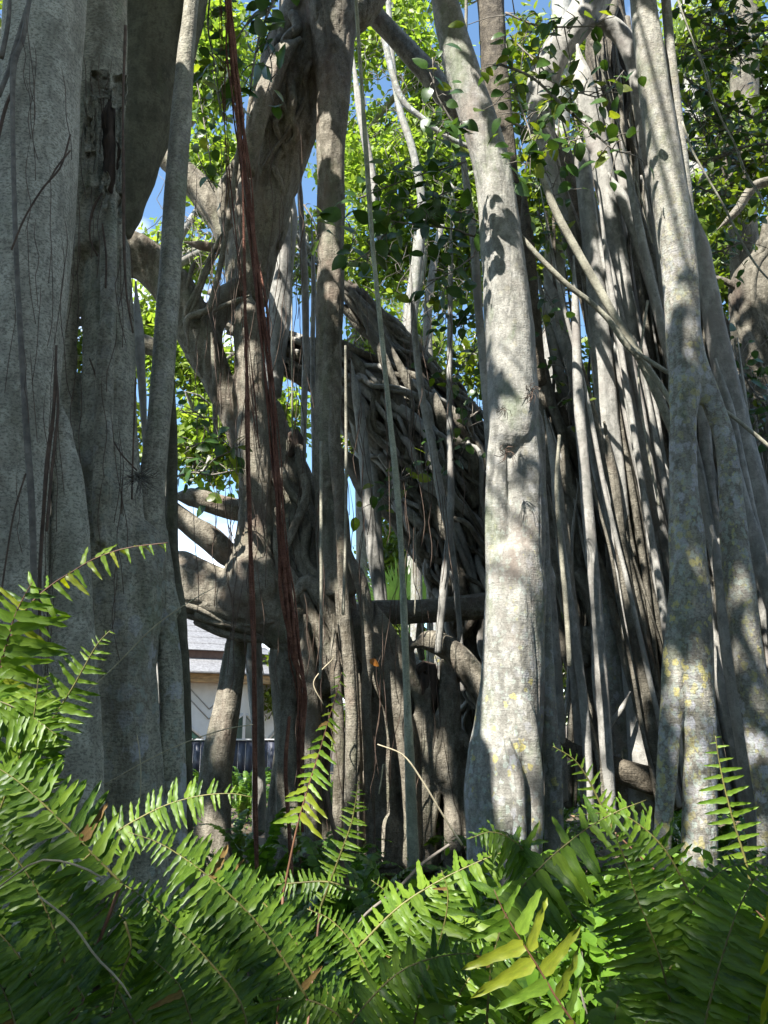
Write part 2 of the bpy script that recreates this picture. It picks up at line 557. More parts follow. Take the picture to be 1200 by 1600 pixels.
M['lichen'] = bark('bark_lichen', (0.18, 0.17, 0.155), (0.32, 0.31, 0.295), speck=0.5, bump=0.6, lichen=1.6, yellow=0.7, moss=0.45, lines=0.1, low=(2.0, 5.2))
M['lichen_low'] = bark('bark_lichen_dense', (0.19, 0.165, 0.14), (0.31, 0.28, 0.25), speck=0.4, bump=0.7, lichen=1.25, yellow=1.5, moss=0.25)
M['rope'] = bark('bark_thin_root', (0.19, 0.18, 0.155), (0.34, 0.335, 0.29), speck=0.3, bump=0.4, stretch=0.5)
M['green_rope'] = bark('bark_green_root', (0.22, 0.235, 0.19), (0.36, 0.375, 0.31), speck=0.3, bump=0.3, stretch=0.5)
M['red'] = bark('bark_red_root', (0.13, 0.05, 0.036), (0.27, 0.13, 0.095), speck=0.4, bump=0.9, stretch=0.2)
M['twig'] = plain('twig_bark', (0.16, 0.14, 0.115), 0.8, 0.35, 30)
M['vine'] = plain('vine_bark', (0.10, 0.065, 0.045), 0.85, 0.4, 25)
M['hollow'] = plain('hollow_shade', (0.06, 0.04, 0.028), 0.9, 0.6, 22, 0.8, (1, 1, 0.3))  # dark brown; shade of the hollows put into the colour
M['log'] = bark('bark_log', (0.07, 0.06, 0.05), (0.16, 0.14, 0.115), speck=0.5, bump=1.0)
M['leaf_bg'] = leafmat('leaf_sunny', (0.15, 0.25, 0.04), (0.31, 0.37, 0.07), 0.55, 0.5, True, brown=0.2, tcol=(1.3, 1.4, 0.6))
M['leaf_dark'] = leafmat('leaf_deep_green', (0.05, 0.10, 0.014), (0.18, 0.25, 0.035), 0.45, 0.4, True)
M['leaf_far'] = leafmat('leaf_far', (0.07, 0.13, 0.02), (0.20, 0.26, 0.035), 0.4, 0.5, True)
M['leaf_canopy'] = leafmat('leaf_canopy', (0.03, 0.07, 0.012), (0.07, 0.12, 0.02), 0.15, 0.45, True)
M['leaf_near'] = leafmat('leaf_glossy', (0.028, 0.070, 0.014), (0.060, 0.120, 0.022), 0.30, 0.34, spec=0.45)
M['leaf_lime'] = leafmat('leaf_lime', (0.07, 0.13, 0.015), (0.20, 0.24, 0.03), 0.55, 0.4)
M['pinna'] = leafmat('fern_green', (0.034, 0.085, 0.008), (0.135, 0.22, 0.022), 0.30, 0.44, spec=0.35, tcol=(1.6, 1.9, 0.4))
M['pinna_light'] = leafmat('fern_light_green', (0.10, 0.20, 0.018), (0.19, 0.28, 0.03), 0.42, 0.46, spec=0.35, tcol=(1.5, 1.7, 0.4))
M['pinna_yellow'] = leafmat('fern_yellow_green', (0.16, 0.23, 0.02), (0.27, 0.30, 0.025), 0.45, 0.4, spec=0.4, brown=0.4, tcol=(1.4, 1.4, 0.4))
M['pinna_brown'] = leafmat('fern_dead', (0.13, 0.075, 0.03), (0.24, 0.16, 0.05), 0.3, 0.7, spec=0.2)
M['fern_mid'] = leafmat('fern_undergrowth', (0.03, 0.09, 0.012), (0.15, 0.25, 0.03), 0.32, 0.4, True, tcol=(1.6, 1.8, 0.4))
M['rachis'] = plain('fern_stalk', (0.13, 0.12, 0.03), 0.55, 0.35, 18)
M['rachis_brown'] = plain('fern_stalk_brown', (0.13, 0.06, 0.03), 0.6, 0.35, 18)
M['straw'] = plain('dry_stalk', (0.42, 0.36, 0.24), 0.8, 0.2, 30)
# ------------------------------------------------------------------ ground and far terrain
def soil():
    m, nt, b = nodes('leaf_litter_soil')
    v = mapped(nt, (1, 1, 1))
    c = mixc(nt, ramp(nt, noise(nt, v, 1.3, 6), [(0.4, 0.0), (0.6, 1.0)]), (0.045, 0.032, 0.02), (0.11, 0.085, 0.055))
    c = mixc(nt, ramp(nt, noise(nt, v, 22, 4, 0.7), [(0.5, 0.0), (0.62, 0.8)]), c, (0.16, 0.11, 0.06))
    nt.links.new(c, b.inputs['Base Color'])
    b.inputs['Roughness'].default_value = 0.95
    bm = N(nt, 'ShaderNodeBump', Strength=0.8, Distance=0.03)
    nt.links.new(noise(nt, v, 18, 5, 0.7), bm.inputs['Height']); nt.links.new(bm.outputs[0], b.inputs['Normal'])
    return m
M['soil'] = soil()

def ground_z(x, y):
    p = np.stack([np.asarray(x) * 0.45, np.asarray(y) * 0.45, np.zeros_like(np.asarray(x, float))], -1)
    return 0.09 * vnoise(p) * np.clip(np.asarray(y) / 2.0, 0, 1)

xs = np.concatenate([[-800, -300, -120, -50], np.linspace(-22, 22, 111), [50, 120, 300, 800]])
ys = np.concatenate([[-400, -120, -40, -15], np.linspace(-6, 34, 101), [50, 90, 180, 400, 1200]])
gx, gy = np.meshgrid(xs, ys)
gz = ground_z(gx, gy)
gz[(abs(gx) > 25) | (gy > 36) | (gy < -8)] = 0
v = np.stack([gx, gy, gz], -1).reshape(-1, 3)
w_ = len(xs)
i = (np.arange(len(ys) - 1)[:, None] * w_ + np.arange(w_ - 1)[None]).ravel()
g = Geo().add((v, np.stack([i, i + 1, i + 1 + w_, i + w_], 1)))
o = part('ground', g, M['soil'])
tag(o, 'dark leaf strewn soil under the grove', None, None, 'structure')

# ------------------------------------------------------------------ trees built from traced roots
SEED = [1.0]
TAPER = [True]
def T(tr, Y, **kw):
    SEED[0] += 1.37
    p, r = trace(tr, Y)
    if kw.pop('taper', TAPER[0] and tr[0][1] > 0) and len(tr) > 2: r[0] *= 0.25
    kw.setdefault('seed', SEED[0])
    return tube(p, r, **kw)

def roots(parent, name, mat, items):
    for it in items:
        tr, Y = it[0], it[1]
        kw = it[2] if len(it) > 2 else {}
        part(name, Geo().add(T(tr, Y, **kw)), mat, parent)

def wrapped(parent, name, mat, tr, Y, n, rr, join=False, **kw):
    p, r = trace(tr, Y)
    gg = Geo()
    for q, ri in wrap(p, r, n, rr, **kw):
        SEED[0] += 1.37
        tb = tube(q, ri, seed=SEED[0], sides=7, step=max(0.04, rr * 1.1), ridge=0.12, bump=0.1)
        if join: gg.add(tb)
        else: part(name, Geo().add(tb), mat, parent)
    if join: part(name, gg, mat, parent)

# --- the big grey tree beside the camera
base = Vector((-1.45, 3.1, 0))
big = empty('banyan_tree', base, 'massive grey banyan of merged columns beside the tall ferns, with a dark overhanging limb', 'tree')
YL = 3.0
gg = Geo()
gg.add(T([(78,-260,112),(72,-20,118),(60,130,120),(50,280,128),(38,420,136),(26,560,134),(4,760,138),(-2,900,146),(-10,1060,154),(-18,1250,180),(-20,1500,230)], 2.7, sides=40, step=0.03, ridge=0.05, bump=0.02))
part('trunk', fuse(gg, 0.011, 5, 0.003, 9), M['grey'], big)
gg = Geo()
gg.add(T([(94,620,10),(97,680,30),(106,760,48),(110,850,60),(110,950,72),(112,1060,84),(116,1200,92),(118,1400,110)], 2.78, sides=28, step=0.03, ridge=0.06, bump=0.03))
part('trunk', fuse(gg, 0.011, 5, 0.003, 9), M['grey'], big)
gg = Geo()
gg.add(T([(165,-260,76),(162,0,72),(158,110,76),(150,220,84),(146,310,88),(155,400,80)], 3.15, sides=30, step=0.03, ridge=0.07, bump=0.05))
gg.add(T([(140,280,50),(123,370,42),(108,450,32),(105,560,29),(107,640,31),(122,740,50),(128,850,60),(132,1000,70),(135,1200,90),(135,1450,100)], 3.15, sides=24, step=0.03, ridge=0.06))
gg.add(T([(165,300,66),(168,400,72),(169,520,74),(168,650,82),(172,780,90),(182,900,98),(192,1020,92),(196,1120,96),(196,1260,110),(196,1480,130)], 3.2, sides=32, step=0.03, ridge=0.08, bump=0.03))
gg.add(T([(176,230,16),(172,320,24),(168,480,27),(162,620,28),(160,760,28),(156,850,22)], 3.05, sides=16, step=0.03, ridge=0.05))
gg.add(T([(205,800,60),(222,850,60),(226,930,62),(222,1010,50),(216,1100,40)], 3.2, sides=20, step=0.03))
part('trunk', fuse(gg, 0.011, 4, 0.006, 9, seams=.006), M['grey2'], big)
gg = Geo()
gg.add(T([(318,-200,26),(300,0,24),(291,90,28),(283,200,31),(274,310,32),(266,420,32),(258,540,35),(250,640,37),(241,730,41),(236,800,46),(240,860,54),(248,930,48),(262,1010,40),(268,1100,40),(266,1250,50),(266,1450,60)], 3.3, sides=26, step=0.03, ridge=0.06, bump=0.04))
gg.add(T([(262,830,16),(258,900,30),(268,960,32)], 3.3, sides=12, step=0.03))
part('prop_root', fuse(gg, 0.010, 4, 0.003, 9), M['grey2'], big)
part('prop_root', Geo().add(T([(270,560,14),(269,700,16),(268,850,20),(272,960,36),(280,1030,30),(284,1120,30),(284,1250,36),(284,1400,40)], 3.55, ridge=0.08)), M['limb'], big)  # shaded look comes from the darkened limb bark
part('prop_root', Geo().add(T([(212,440,14),(216,520,20),(222,600,14),(226,680,9),(229,740,6)], 3.6)), M['smooth'], big)
# dark limb sweeping down behind the columns
gg = Geo()
gg.add(T([(300,-330,150),(262,-120,170),(246,0,150),(236,90,122),(226,180,96),(214,262,66),(204,325,40),(196,370,20)], 3.75, sides=36, step=0.035, ridge=0.06, bump=0.05))
gg.add(T([(200,-120,70),(290,-40,60),(303,30,28),(300,90,16)], 3.6, sides=20, step=0.03))
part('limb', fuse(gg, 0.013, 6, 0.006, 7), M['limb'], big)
# peeled bark and a dark tube, its colour standing in for the hollow's shade
gg = Geo()
gg.add(T([(176,140,16),(173,190,20),(176,250,19),(170,300,8)], 3.0, sides=14, step=0.012, ridge=0.45, bump=0.4, knots=0.6))
part('hollow', gg, M['hollow'], big)
def flap(x0, y0, x1, y1, Yc, seed, lift=0.03, thick=0.006):
    """a plate of bark standing off the trunk, curled and ragged at its edges"""
    nu, nv = 9, 16
    U_, V_ = np.meshgrid(np.linspace(0, 1, nu), np.linspace(0, 1, nv))
    q = np.stack([U_ * 3 + seed, V_ * 5, U_ * 0], -1)
    nzx = vnoise(q * 1.7); nzy = vnoise(q * 1.3 + 9)
    px = x0 + (x1 - x0) * U_ + nzx * 3.0; py = y0 + (y1 - y0) * V_ + nzy * 3.5
    e = np.maximum(np.abs(U_ - .5), np.abs(V_ - .5)) * 2
    off = lift * (0.25 + 0.9 * e ** 3) + .012 * vnoise(q * 2 + 4) - .05 * (2 * (px - 150) / 84) ** 2 * .3
    pts = np.zeros((nv, nu, 3))
    for i in range(nv):
        for j in range(nu): pts[i, j] = P(px[i, j], py[i, j], Yc - off[i, j])[0]
    back = pts + np.array([0, thick, 0])
    v = np.vstack([pts.reshape(-1, 3), back.reshape(-1, 3)])
    f = []; n_ = nu * nv
    for i in range(nv - 1):
        for j in range(nu - 1):
            a = i * nu + j
            f.append((a, a + 1, a + nu + 1, a + nu)); f.append((n_ + a, n_ + a + nu, n_ + a + nu + 1, n_ + a + 1))
    rim = [(0, j) for j in range(nu)] + [(i, nu - 1) for i in range(1, nv)] + [(nv - 1, j) for j in range(nu - 2, -1, -1)] + [(i, 0) for i in range(nv - 2, 0, -1)]
    for k in range(len(rim)):
        a = rim[k][0] * nu + rim[k][1]; b = rim[(k + 1) % len(rim)]; b = b[0] * nu + b[1]
        f.append((a, n_ + a, n_ + b, b))
    return v, np.array(f)
for k, (x0, y0, x1, y1, yc, lf) in enumerate([(131,150,153,292,3.0,.035),(140,110,170,152,3.01,.03),(176,115,198,168,3.0,.04),(180,168,192,300,3.0,.035),(133,180,146,235,2.985,.03),(160,270,170,325,2.99,.03),(184,300,193,350,3.0,.03)]):
    part('bark_flap', Geo().add(flap(x0, y0, x1, y1, yc, k * 2.3, lf)), M['grey2'], big)
# thin creeping roots on the skin of the trunks (a mat of hair roots is one part)
creep = [([(46,0,5),(36,60,6),(22,100,7),(20,180,5),(22,300,5),(26,420,5),(34,560,6),(42,680,7),(50,800,7),(54,950,6),(60,1080,8),(60,1250,10)], 2.46),
         ([(-2,150,5),(14,110,5),(22,85,6),(40,20,4),(56,-20,4)], 2.48), ([(2,90,6),(12,40,5),(16,-10,4)], 2.45), ([(20,140,3),(8,170,4),(-6,230,4)], 2.46),
         ([(128,-20,3),(126,60,3),(120,130,3),(112,220,3),(105,330,3),(96,430,3),(91,530,4),(88,620,3),(98,680,4),(114,740,3),(128,800,3),(140,880,3),(146,980,3)], 2.86),
         ([(110,210,2),(95,260,2),(70,290,2),(50,320,2),(34,350,2),(18,390,2)], 2.44), ([(110,235,2),(88,262,2),(76,285,2)], 2.44),
         ([(88,540,3),(84,640,4),(74,720,5),(68,800,4),(62,900,4),(60,1000,6),(62,1120,6)], 2.5),
         ([(86,560,2),(90,640,3),(80,740,3),(72,830,3)], 2.5), ([(196,40,3),(192,160,2),(193,280,3),(194,380,3),(198,460,2),(208,520,2)], 2.95),
         ([(152,400,2),(140,370,2),(144,330,3),(160,300,2)], 3.0), ([(165,450,2),(166,400,2),(160,350,2)], 3.0), ([(40,740,2),(22,800,2),(10,870,2),(0,940,2)], 2.42),
         ([(140,560,2),(150,590,2),(158,640,2)], 3.05), ([(212,590,2),(208,700,2),(206,780,2)], 3.0), ([(214,735,2),(190,710,2),(178,690,2)], 3.0)]
for tr, y in creep:
    tr = [(a_, b_, c_ * 1.45) for a_, b_, c_ in tr]
    part('creeping_root', Geo().add(T(tr, y, sides=6, step=0.03, ridge=0.15, taper=False)), M['vine'] if tr[0][2] < 7 else M['twig'], big)
hair = Geo()
rg = random.Random(3)
for k in range(60):
    x0 = rg.choice([86, 92, 60, 30, 130, 190, 160]) + rg.uniform(-14, 14); y0 = rg.uniform(-20, 900)
    tr = [(x0, y0, 1.3)]
    for q in range(4):
        tr.append((tr[-1][0] + rg.uniform(-9, 9), tr[-1][1] + rg.uniform(20, 60), 1.2))
    hair.add(T(tr, 2.44 if x0 < 75 else (2.52 if x0 < 100 else 2.98), sides=4, step=0.04, ridge=0, bump=0))
part('hair_roots', hair, M['vine'], big, kind='stuff')
# tuft of wiry roots at the fork
tuft = Geo()
for k in range(70):
    a = rg.uniform(0, 2 * math.pi); l = rg.uniform(14, 46)
    ex, ey = 217 + math.cos(a) * l * 0.9, 745 + math.sin(a) * l * 0.8 + 10
    tuft.add(T([(217 + rg.uniform(-6, 6), 742 + rg.uniform(-8, 10), 1.6), ((217 + ex) / 2 + rg.uniform(-6, 6), (742 + ey) / 2 + rg.uniform(-4, 8), 1.3), (ex, ey, 0.8)], (3.05, 2.9), sides=3, step=0.05, ridge=0, bump=0))
part('root_tuft', tuft, M['twig'], big, kind='stuff')

# --- the knotty tree in the middle
base = Vector((-0.9, 7.6, 0))
mid = empty('banyan_tree', base, 'knotty brown grey banyan with arching limbs and a buttress of roots full of holes', 'tree')
YC = 7.4
gg = Geo()
gg.add(T([(560,-150,160),(520,-40,140),(498,40,120),(466,110,112),(440,190,100),(424,260,92),(408,330,84),(394,400,68),(388,470,54)], YC, sides=36, step=0.05, ridge=0.16, bump=0.10, knots=0.2))
gg.add(T([(372,230,20),(356,290,30),(350,330,20),(362,380,24),(376,440,40)], YC, sides=16, step=0.05))
gg.add(T([(520,-60,130),(520,20,84),(520,80,62),(520,150,52),(518,300,42),(516,450,40),(514,590,38),(512,680,38),(516,760,44),(522,850,50),(530,930,56)], 7.0, sides=28, step=0.05, ridge=0.08, bump=0.03))
gg.add(T([(470,60,34),(440,90,36),(416,150,36),(400,210,30),(388,270,26)], 6.9, sides=18, step=0.05))
gg.add(T([(520,40,60),(552,20,60),(590,-40,60),(610,-120,50)], 7.0, sides=18, step=0.05))
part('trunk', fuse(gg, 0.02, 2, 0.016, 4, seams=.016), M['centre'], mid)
wrapped(mid, 'clinging_root', M['centre'], [(520,10,120),(470,100,108),(440,190,98),(420,270,88),(402,350,76),(388,460,60)], YC - 0.05, 16, 0.05, seed=11, drift=1.6)
gg = Geo()
gg.add(T([(120,370,70),(180,392,78),(225,404,72),(262,440,68),(294,488,66),(320,545,56),(344,600,46),(368,655,40),(392,715,44),(430,780,66),(466,850,104),(490,920,124),(496,1010,120),(480,1110,84),(470,1230,86),(468,1360,110)], (7.0, 7.6), sides=36, step=0.05, ridge=0.10, bump=0.06, knots=0.25))
gg.add(T([(395,420,40),(352,470,44),(330,520,40),(350,580,20)], 7.3, sides=20, step=0.05))
gg.add(T([(388,455,46),(388,500,50),(391,560,48),(394,640,48),(397,720,50),(398,800,52),(397,860,64),(396,890,88),(402,930,104),(412,958,80)], 7.15, sides=26, step=0.05, ridge=0.05, bump=0.03))
gg.add(T([(225,880,90),(275,905,84),(320,925,84),(365,942,92),(410,950,104),(455,966,104),(500,1010,92),(530,1070,70)], 7.25, sides=34, step=0.05, ridge=0.12, bump=0.08))
gg.add(T([(430,980,60),(446,1040,50),(450,1120,46),(452,1240,50),(450,1380,60)], 7.3, sides=20, step=0.05))
gg.add(T([(500,960,80),(540,1030,70),(580,1100,64),(600,1180,56),(606,1260,62),(612,1360,80)], 7.3, sides=28, step=0.05, ridge=0.12, bump=0.08, knots=0.2))
gg.add(T([(412,590,20),(424,650,40),(438,710,62),(456,770,76),(474,850,80),(500,930,90)], 7.5, sides=24, step=0.05, knots=0.4))
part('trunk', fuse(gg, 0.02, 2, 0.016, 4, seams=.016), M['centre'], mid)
wrapped(mid, 'clinging_root', M['centre'], [(262,905,76),(320,928,80),(365,944,88),(410,952,100),(455,968,108),(490,1010,96)], 7.25, 8, 0.06, seed=51, drift=1.2, lift=.90, wob=.1)
wrapped(mid, 'clinging_root', M['centre'], [(430,700,60),(456,770,74),(476,850,92),(492,930,104),(500,1020,110),(480,1130,90)], 7.35, 26, 0.05, seed=52, drift=1.6, lift=1.02, wob=.1)
# buttress full of roots
gg = Geo()
for tr, y in (([(545,940,40),(560,980,44),(590,1030,46),(615,1090,40),(632,1150,36),(640,1230,28),(646,1340,26),(648,1420,26)], 7.1),
              ([(585,940,30),(600,985,34),(625,1035,34),(650,1080,24),(668,1130,26),(690,1220,24)], 7.2),
              ([(570,1010,40),(592,1080,44),(606,1150,44),(626,1230,36),(640,1300,36)], 7.25),
              ([(640,1010,28),(672,1000,36),(705,1015,40),(735,1050,44),(765,1095,46),(790,1140,40)], 7.4),
              ([(690,1030,34),(700,1090,34),(704,1150,30),(706,1230,26),(708,1330,30)], 7.2),
              ([(648,1020,20),(644,1070,22),(650,1130,26),(672,1200,30),(690,1290,34)], 7.45),
              ([(705,1130,20),(730,1160,20),(756,1190,22)], 7.2),
              ([(580,1180,30),(566,1240,26),(560,1340,30)], 7.3),
              ([(600,1240,50),(606,1290,58),(612,1350,70)], 7.2),
              ([(652,1150,24),(660,1230,26),(664,1340,30)], 7.35)):
    gg.add(T(tr, y, sides=18, step=0.05, ridge=0.12, bump=0.08))
rgb = random.Random(23)
for k in range(26):
    xt = rgb.uniform(540, 730); yt = 960 + abs(xt - 640) * .6 + rgb.uniform(0, 120); xb = xt + rgb.uniform(-40, 50); w0 = rgb.uniform(6, 22)
    gg.add(T([(xt + (xb - xt) * q / 5 + rgb.uniform(-7, 7), yt + (1360 - yt) * q / 5, w0 * (.8 + .1 * q)) for q in range(6)], rgb.uniform(7.15, 7.5), sides=12, step=.06, ridge=.15))
part('buttress', fuse(gg, 0.02, 3, 0.012, 4.5), M['centre'], mid)
for tr, y in (([(652,1075,36),(664,1045,36),(670,1070,40),(664,1110,34),(660,1130,20)], 7.3), ([(452,690,14),(458,680,22),(460,700,16),(452,712,8)], 7.3), ([(494,760,14),(494,800,18),(496,850,10)], 7.25)):
    part('hollow', Geo().add(T(tr, y, sides=16, step=0.02, ridge=0.4, bump=0.5, knots=0.8)), M['hollow'], mid)  # solid dark lumps; the shade of the holes is in their colour
roots(mid, 'branch', M['centre'], [
    ([(238,770,24),(262,792,30),(290,815,34),(318,835,36),(350,862,40),(372,880,30)], 7.4, dict(ridge=0.2, knots=0.3)),
    ([(266,775,22),(300,776,28),(330,785,31),(362,795,33),(400,800,36)], 7.6, {}),
    ([(262,560,34),(230,540,30),(190,530,30),(150,520,30)], 7.9, dict(ridge=0.2)),
    ([(236,250,20),(258,248,34),(290,270,38),(316,300,42),(342,335,46),(358,372,46),(362,410,36)], 7.8, dict(ridge=0.18, knots=0.4)),
    ([(288,378,14),(316,384,15),(345,388,15),(372,392,16)], 7.5, {}),
    ([(568,-30,26),(585,20,28),(612,52,30),(642,84,32),(670,115,34),(700,152,36),(740,190,34)], 8.2, {}),
    ([(520,960,30),(580,957,38),(650,955,36),(720,950,40),(790,944,42)], 7.9, dict(ridge=0.12)),
])
roots(mid, 'prop_root', M['centre'], [
    ([(455,1030,20),(448,960,18),(440,900,16),(432,860,12),(430,830,8)], 7.0),
    ([(428,860,10),(455,900,16),(478,940,18),(500,985,18),(520,1030,14)], 6.95),
    ([(440,880,10),(458,830,14),(478,780,15),(476,742,14)], 6.95),
    ([(452,960,10),(466,925,24),(484,912,30),(512,950,30),(528,990,20)], 6.95),
    ([(520,800,6),(545,868,14),(562,905,20),(572,960,20),(574,1030,18),(572,1100,16),(576,1200,16),(580,1330,16),(582,1400,16)], 6.8),
    ([(522,800,10),(530,880,20),(536,960,24),(546,1040,24),(552,1120,22),(556,1230,22),(552,1330,30)], 6.85),
    ([(518,600,12),(520,700,13),(528,780,15),(534,860,16),(538,950,17),(545,1040,19),(550,1130,20),(548,1240,20),(548,1360,20)], 6.6),
    ([(520,960,16),(524,1050,18),(530,1150,18),(528,1260,18),(528,1360,18)], 6.75),
    ([(476,960,16),(480,1040,28),(486,1110,28),(488,1200,26),(486,1340,30)], 6.9),
    ([(656,945,10),(655,1000,11),(660,1030,10)], 7.9),
    ([(314,500,9),(330,470,9),(343,420,9),(352,370,9),(362,310,8),(372,240,7),(380,170,6)], 6.9),
    ([(330,520,12),(334,560,9),(335,610,8),(337,680,7)], 6.9),
    ([(294,540,10),(292,500,10),(312,490,12),(328,480,10),(338,440,8)], 6.9),
    ([(284,510,8),(294,480,10),(310,448,9),(330,400,8),(348,368,8),(362,350,7)], 6.95),
    ([(290,500,6),(306,470,7),(326,420,6),(344,390,5)], 6.95),
    ([(288,490,5),(292,450,6),(300,420,7),(304,410,5)], 6.95),
    ([(390,462,14),(372,470,10),(350,478,8),(334,486,6)], 6.9),
])
roots(mid, 'prop_root', M['smooth'], [
    ([(458,300,24),(450,350,28),(440,430,33),(436,500,34),(430,560,30),(428,620,22)], 8.4),
    ([(466,250,8),(470,320,10),(476,430,12),(478,540,11),(475,640,10),(474,740,9)], 8.0),
    ([(486,330,6),(490,450,8),(488,560,8),(490,700,7),(490,760,6)], 8.1),
    ([(548,60,10),(562,170,12),(575,240,13),(586,300,12),(596,400,10)], 9.0),
    ([(548,560,8),(560,630,16),(570,720,17),(578,820,18),(588,900,18),(596,955,16)], 8.2),
    ([(575,660,12),(586,760,13),(592,860,12),(600,950,12)], 8.6),
    ([(705,330,7),(704,430,8),(702,600,9),(703,680,10),(704,800,11),(694,910,13),(684,1020,11)], 7.2),
    ([(640,400,7),(648,520,10),(660,620,11),(676,700,12),(690,780,13),(706,860,10),(716,960,9),(724,1080,9)], 7.4),
    ([(715,185,9),(728,280,11),(741,380,13),(748,480,13),(758,600,14),(764,690,13),(768,780,12)], 6.3),
    ([(392,930,24),(395,1000,30),(400,1080,24),(404,1160,20),(406,1300,24)], 8.2),
])
gg = Geo()
gg.add(T([(385,920,20),(374,1000,28),(366,1060,34),(356,1120,38),(346,1190,42),(340,1260,46),(336,1380,56)], 7.6, sides=20, step=.05, ridge=.12))
gg.add(T([(362,960,10),(352,1050,16),(338,1120,20),(326,1190,24),(318,1280,28),(314,1380,36)], 7.6, sides=14, step=.05))
part('prop_root', fuse(gg, .018, 3, .01, 5), M['centre'], mid)
gh = Geo(); rgh = random.Random(17)
for k in range(150):
    if k < 70: x0 = rgh.uniform(290, 480); y0 = rgh.uniform(200, 900)
    else: x0 = rgh.uniform(440, 720); y0 = rgh.uniform(400, 1150)
    tr = [(x0, y0, 1.6)]
    for q in range(5): tr.append((tr[-1][0] + rgh.uniform(-8, 8), tr[-1][1] + rgh.uniform(15, 55), 1.4))
    gh.add(T(tr, rgh.uniform(6.5, 7.3), sides=3, step=.1, ridge=0, bump=0))
part('hair_roots', gh, M['vine'], mid, kind='stuff')
# --- lattice of grown-together roots leaning over behind the middle tree
base = Vector((1.2, 8.8, 0))
lat = empty('banyan_tree', base, 'leaning lattice of grown together roots rising from the pale column towards the middle tree', 'tree')
LT = [(330,470,40),(400,520,46),(470,555,64),(540,590,90),(600,640,124),(655,705,150),(700,780,150),(735,870,140),(760,970,130),(780,1080,130),(790,1200,140),(800,1340,160)]
gg = Geo(); gg.add(T([(a_, b_, c_ * .7) for a_, b_, c_ in LT], 8.85, sides=30, step=0.09, ridge=0.25, bump=0.2))
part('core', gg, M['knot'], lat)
LP, LR = trace(LT, 8.7)
k = 0
for q, ri in wrap(LP, LR, 140, 0.055, seed=5, drift=.7, lift=0.86, wob=0.34, s0=(0, 0.6), s1=(0.5, 1.0)):
    SEED[0] += 1; k += 1
    part('root', Geo().add(tube(q, ri, seed=SEED[0], sides=8, step=0.06, ridge=0.18, bump=0.12)), M['knot'] if k % 2 else M['smooth'], lat)
UP = [(528,440,20),(560,480,34),(600,525,44),(650,590,60),(700,660,80),(745,730,90),(790,800,90)]
UPp, UPr = trace(UP, 9.0)
part('core', Geo().add(tube(UPp, UPr * .72, seed=3, step=0.08, ridge=0.25)), M['knot'], lat)
for q, ri in wrap(UPp, UPr, 50, 0.04, seed=9, drift=2.0, lift=0.95, wob=0.4):
    SEED[0] += 1
    part('root', Geo().add(tube(q, ri, seed=SEED[0], sides=7, step=0.07, ridge=0.14)), M['knot'], lat)
roots(lat, 'branch', M['knot'], [
    ([(500,690,14),(545,722,26),(580,770,32),(620,800,36),(655,850,44),(690,900,50),(725,960,50)], 9.2, dict(ridge=0.2, bump=0.15)),
    ([(440,540,12),(480,560,18),(540,575,20),(600,600,20),(660,640,20)], 8.5, {}),
    ([(420,570,16),(480,600,18),(540,640,20),(600,700,22)], 8.5, {}),
    ([(555,470,14),(590,540,18),(620,620,20),(650,690,22),(665,760,20),(700,840,22)], 8.3, {}),
    ([(600,520,12),(640,600,16),(676,650,18),(700,720,20),(745,790,20)], 8.4, {})])

# --- the pale column with lit patches
base = Vector((0.86, 5.5, 0))
g = Geo()
YD = 5.5
g.add(T([(660,-160,36),(690,-20,40),(706,50,48),(726,120,54),(748,190,57),(768,260,58),(779,330,60),(788,410,66),(795,490,74),(800,570,78),(802,640,79),(801,680,74),(799,712,52,5.62)], YD, sides=40, step=0.035, ridge=0.05, bump=0.03))
g.add(T([(790,580,26),(781,670,34),(777,740,35),(777,800,36),(781,860,42),(788,930,46)], YD, sides=20, step=.03, ridge=.06))
g.add(T([(806,580,50),(816,670,52),(822,740,53),(823,800,54),(820,860,60),(814,930,60)], YD, sides=26, step=.03, ridge=.06))
g.add(T([(801,830,50),(803,870,84),(805,910,92),(806,930,92),(803,1000,94),(802,1060,98),(798,1120,104),(790,1180,112),(784,1240,114),(782,1310,104),(784,1400,100),(784,1520,110)], YD, sides=40, step=0.035, ridge=0.05, bump=0.03))
g.add(T([(832,600,12),(842,680,20),(846,780,18),(850,880,20),(852,980,24),(856,1080,26),(862,1170,26),(866,1260,24),(866,1400,26)], 5.65, sides=16, step=0.04))
g.add(T([(770,640,8),(766,720,12),(764,820,14),(766,900,14),(776,960,14)], 5.45, sides=12, step=0.04))
g.add(T([(800,1060,30),(822,1120,32),(834,1190,26),(838,1260,22),(834,1340,24)], 5.30, sides=16, step=0.04))
g.add(T([(790,1150,30),(806,1210,24),(812,1280,20),(810,1360,20)], 5.24, sides=16, step=0.04))
g.add(T([(770,1180,24),(748,1240,26),(742,1310,26),(744,1400,26)], 5.45, sides=16, step=0.04))
fg = fuse(g, 0.012, 3, 0.009, 6, seams=.007)
o = lone('banyan_column', fg, M['pale'], base, 'smooth pale column leaning away from the lichen covered one, thickest of the middle stems, with sun patches', 'tree trunk')
def hair_knot(x, y, Y, n, ln, name, label):
    gk = Geo(); rr_ = random.Random(int(x + y))
    for k in range(n):
        a = rr_.uniform(0, 2 * math.pi); l = rr_.uniform(0.4, 1) * ln
        gk.add(T([(x + rr_.uniform(-3, 3), y + rr_.uniform(-3, 3), 1.4), (x + math.cos(a) * l * .6, y + math.sin(a) * l * .6, 1.2), (x + math.cos(a + .5) * l, y + math.sin(a + .5) * l + 4, 0.8)], (Y, Y - 0.06), sides=3, step=0.03, ridge=0, bump=0))
    b, _ = P(x, y, Y)
    return lone(name, gk, M['vine'], b, label, 'root tuft')
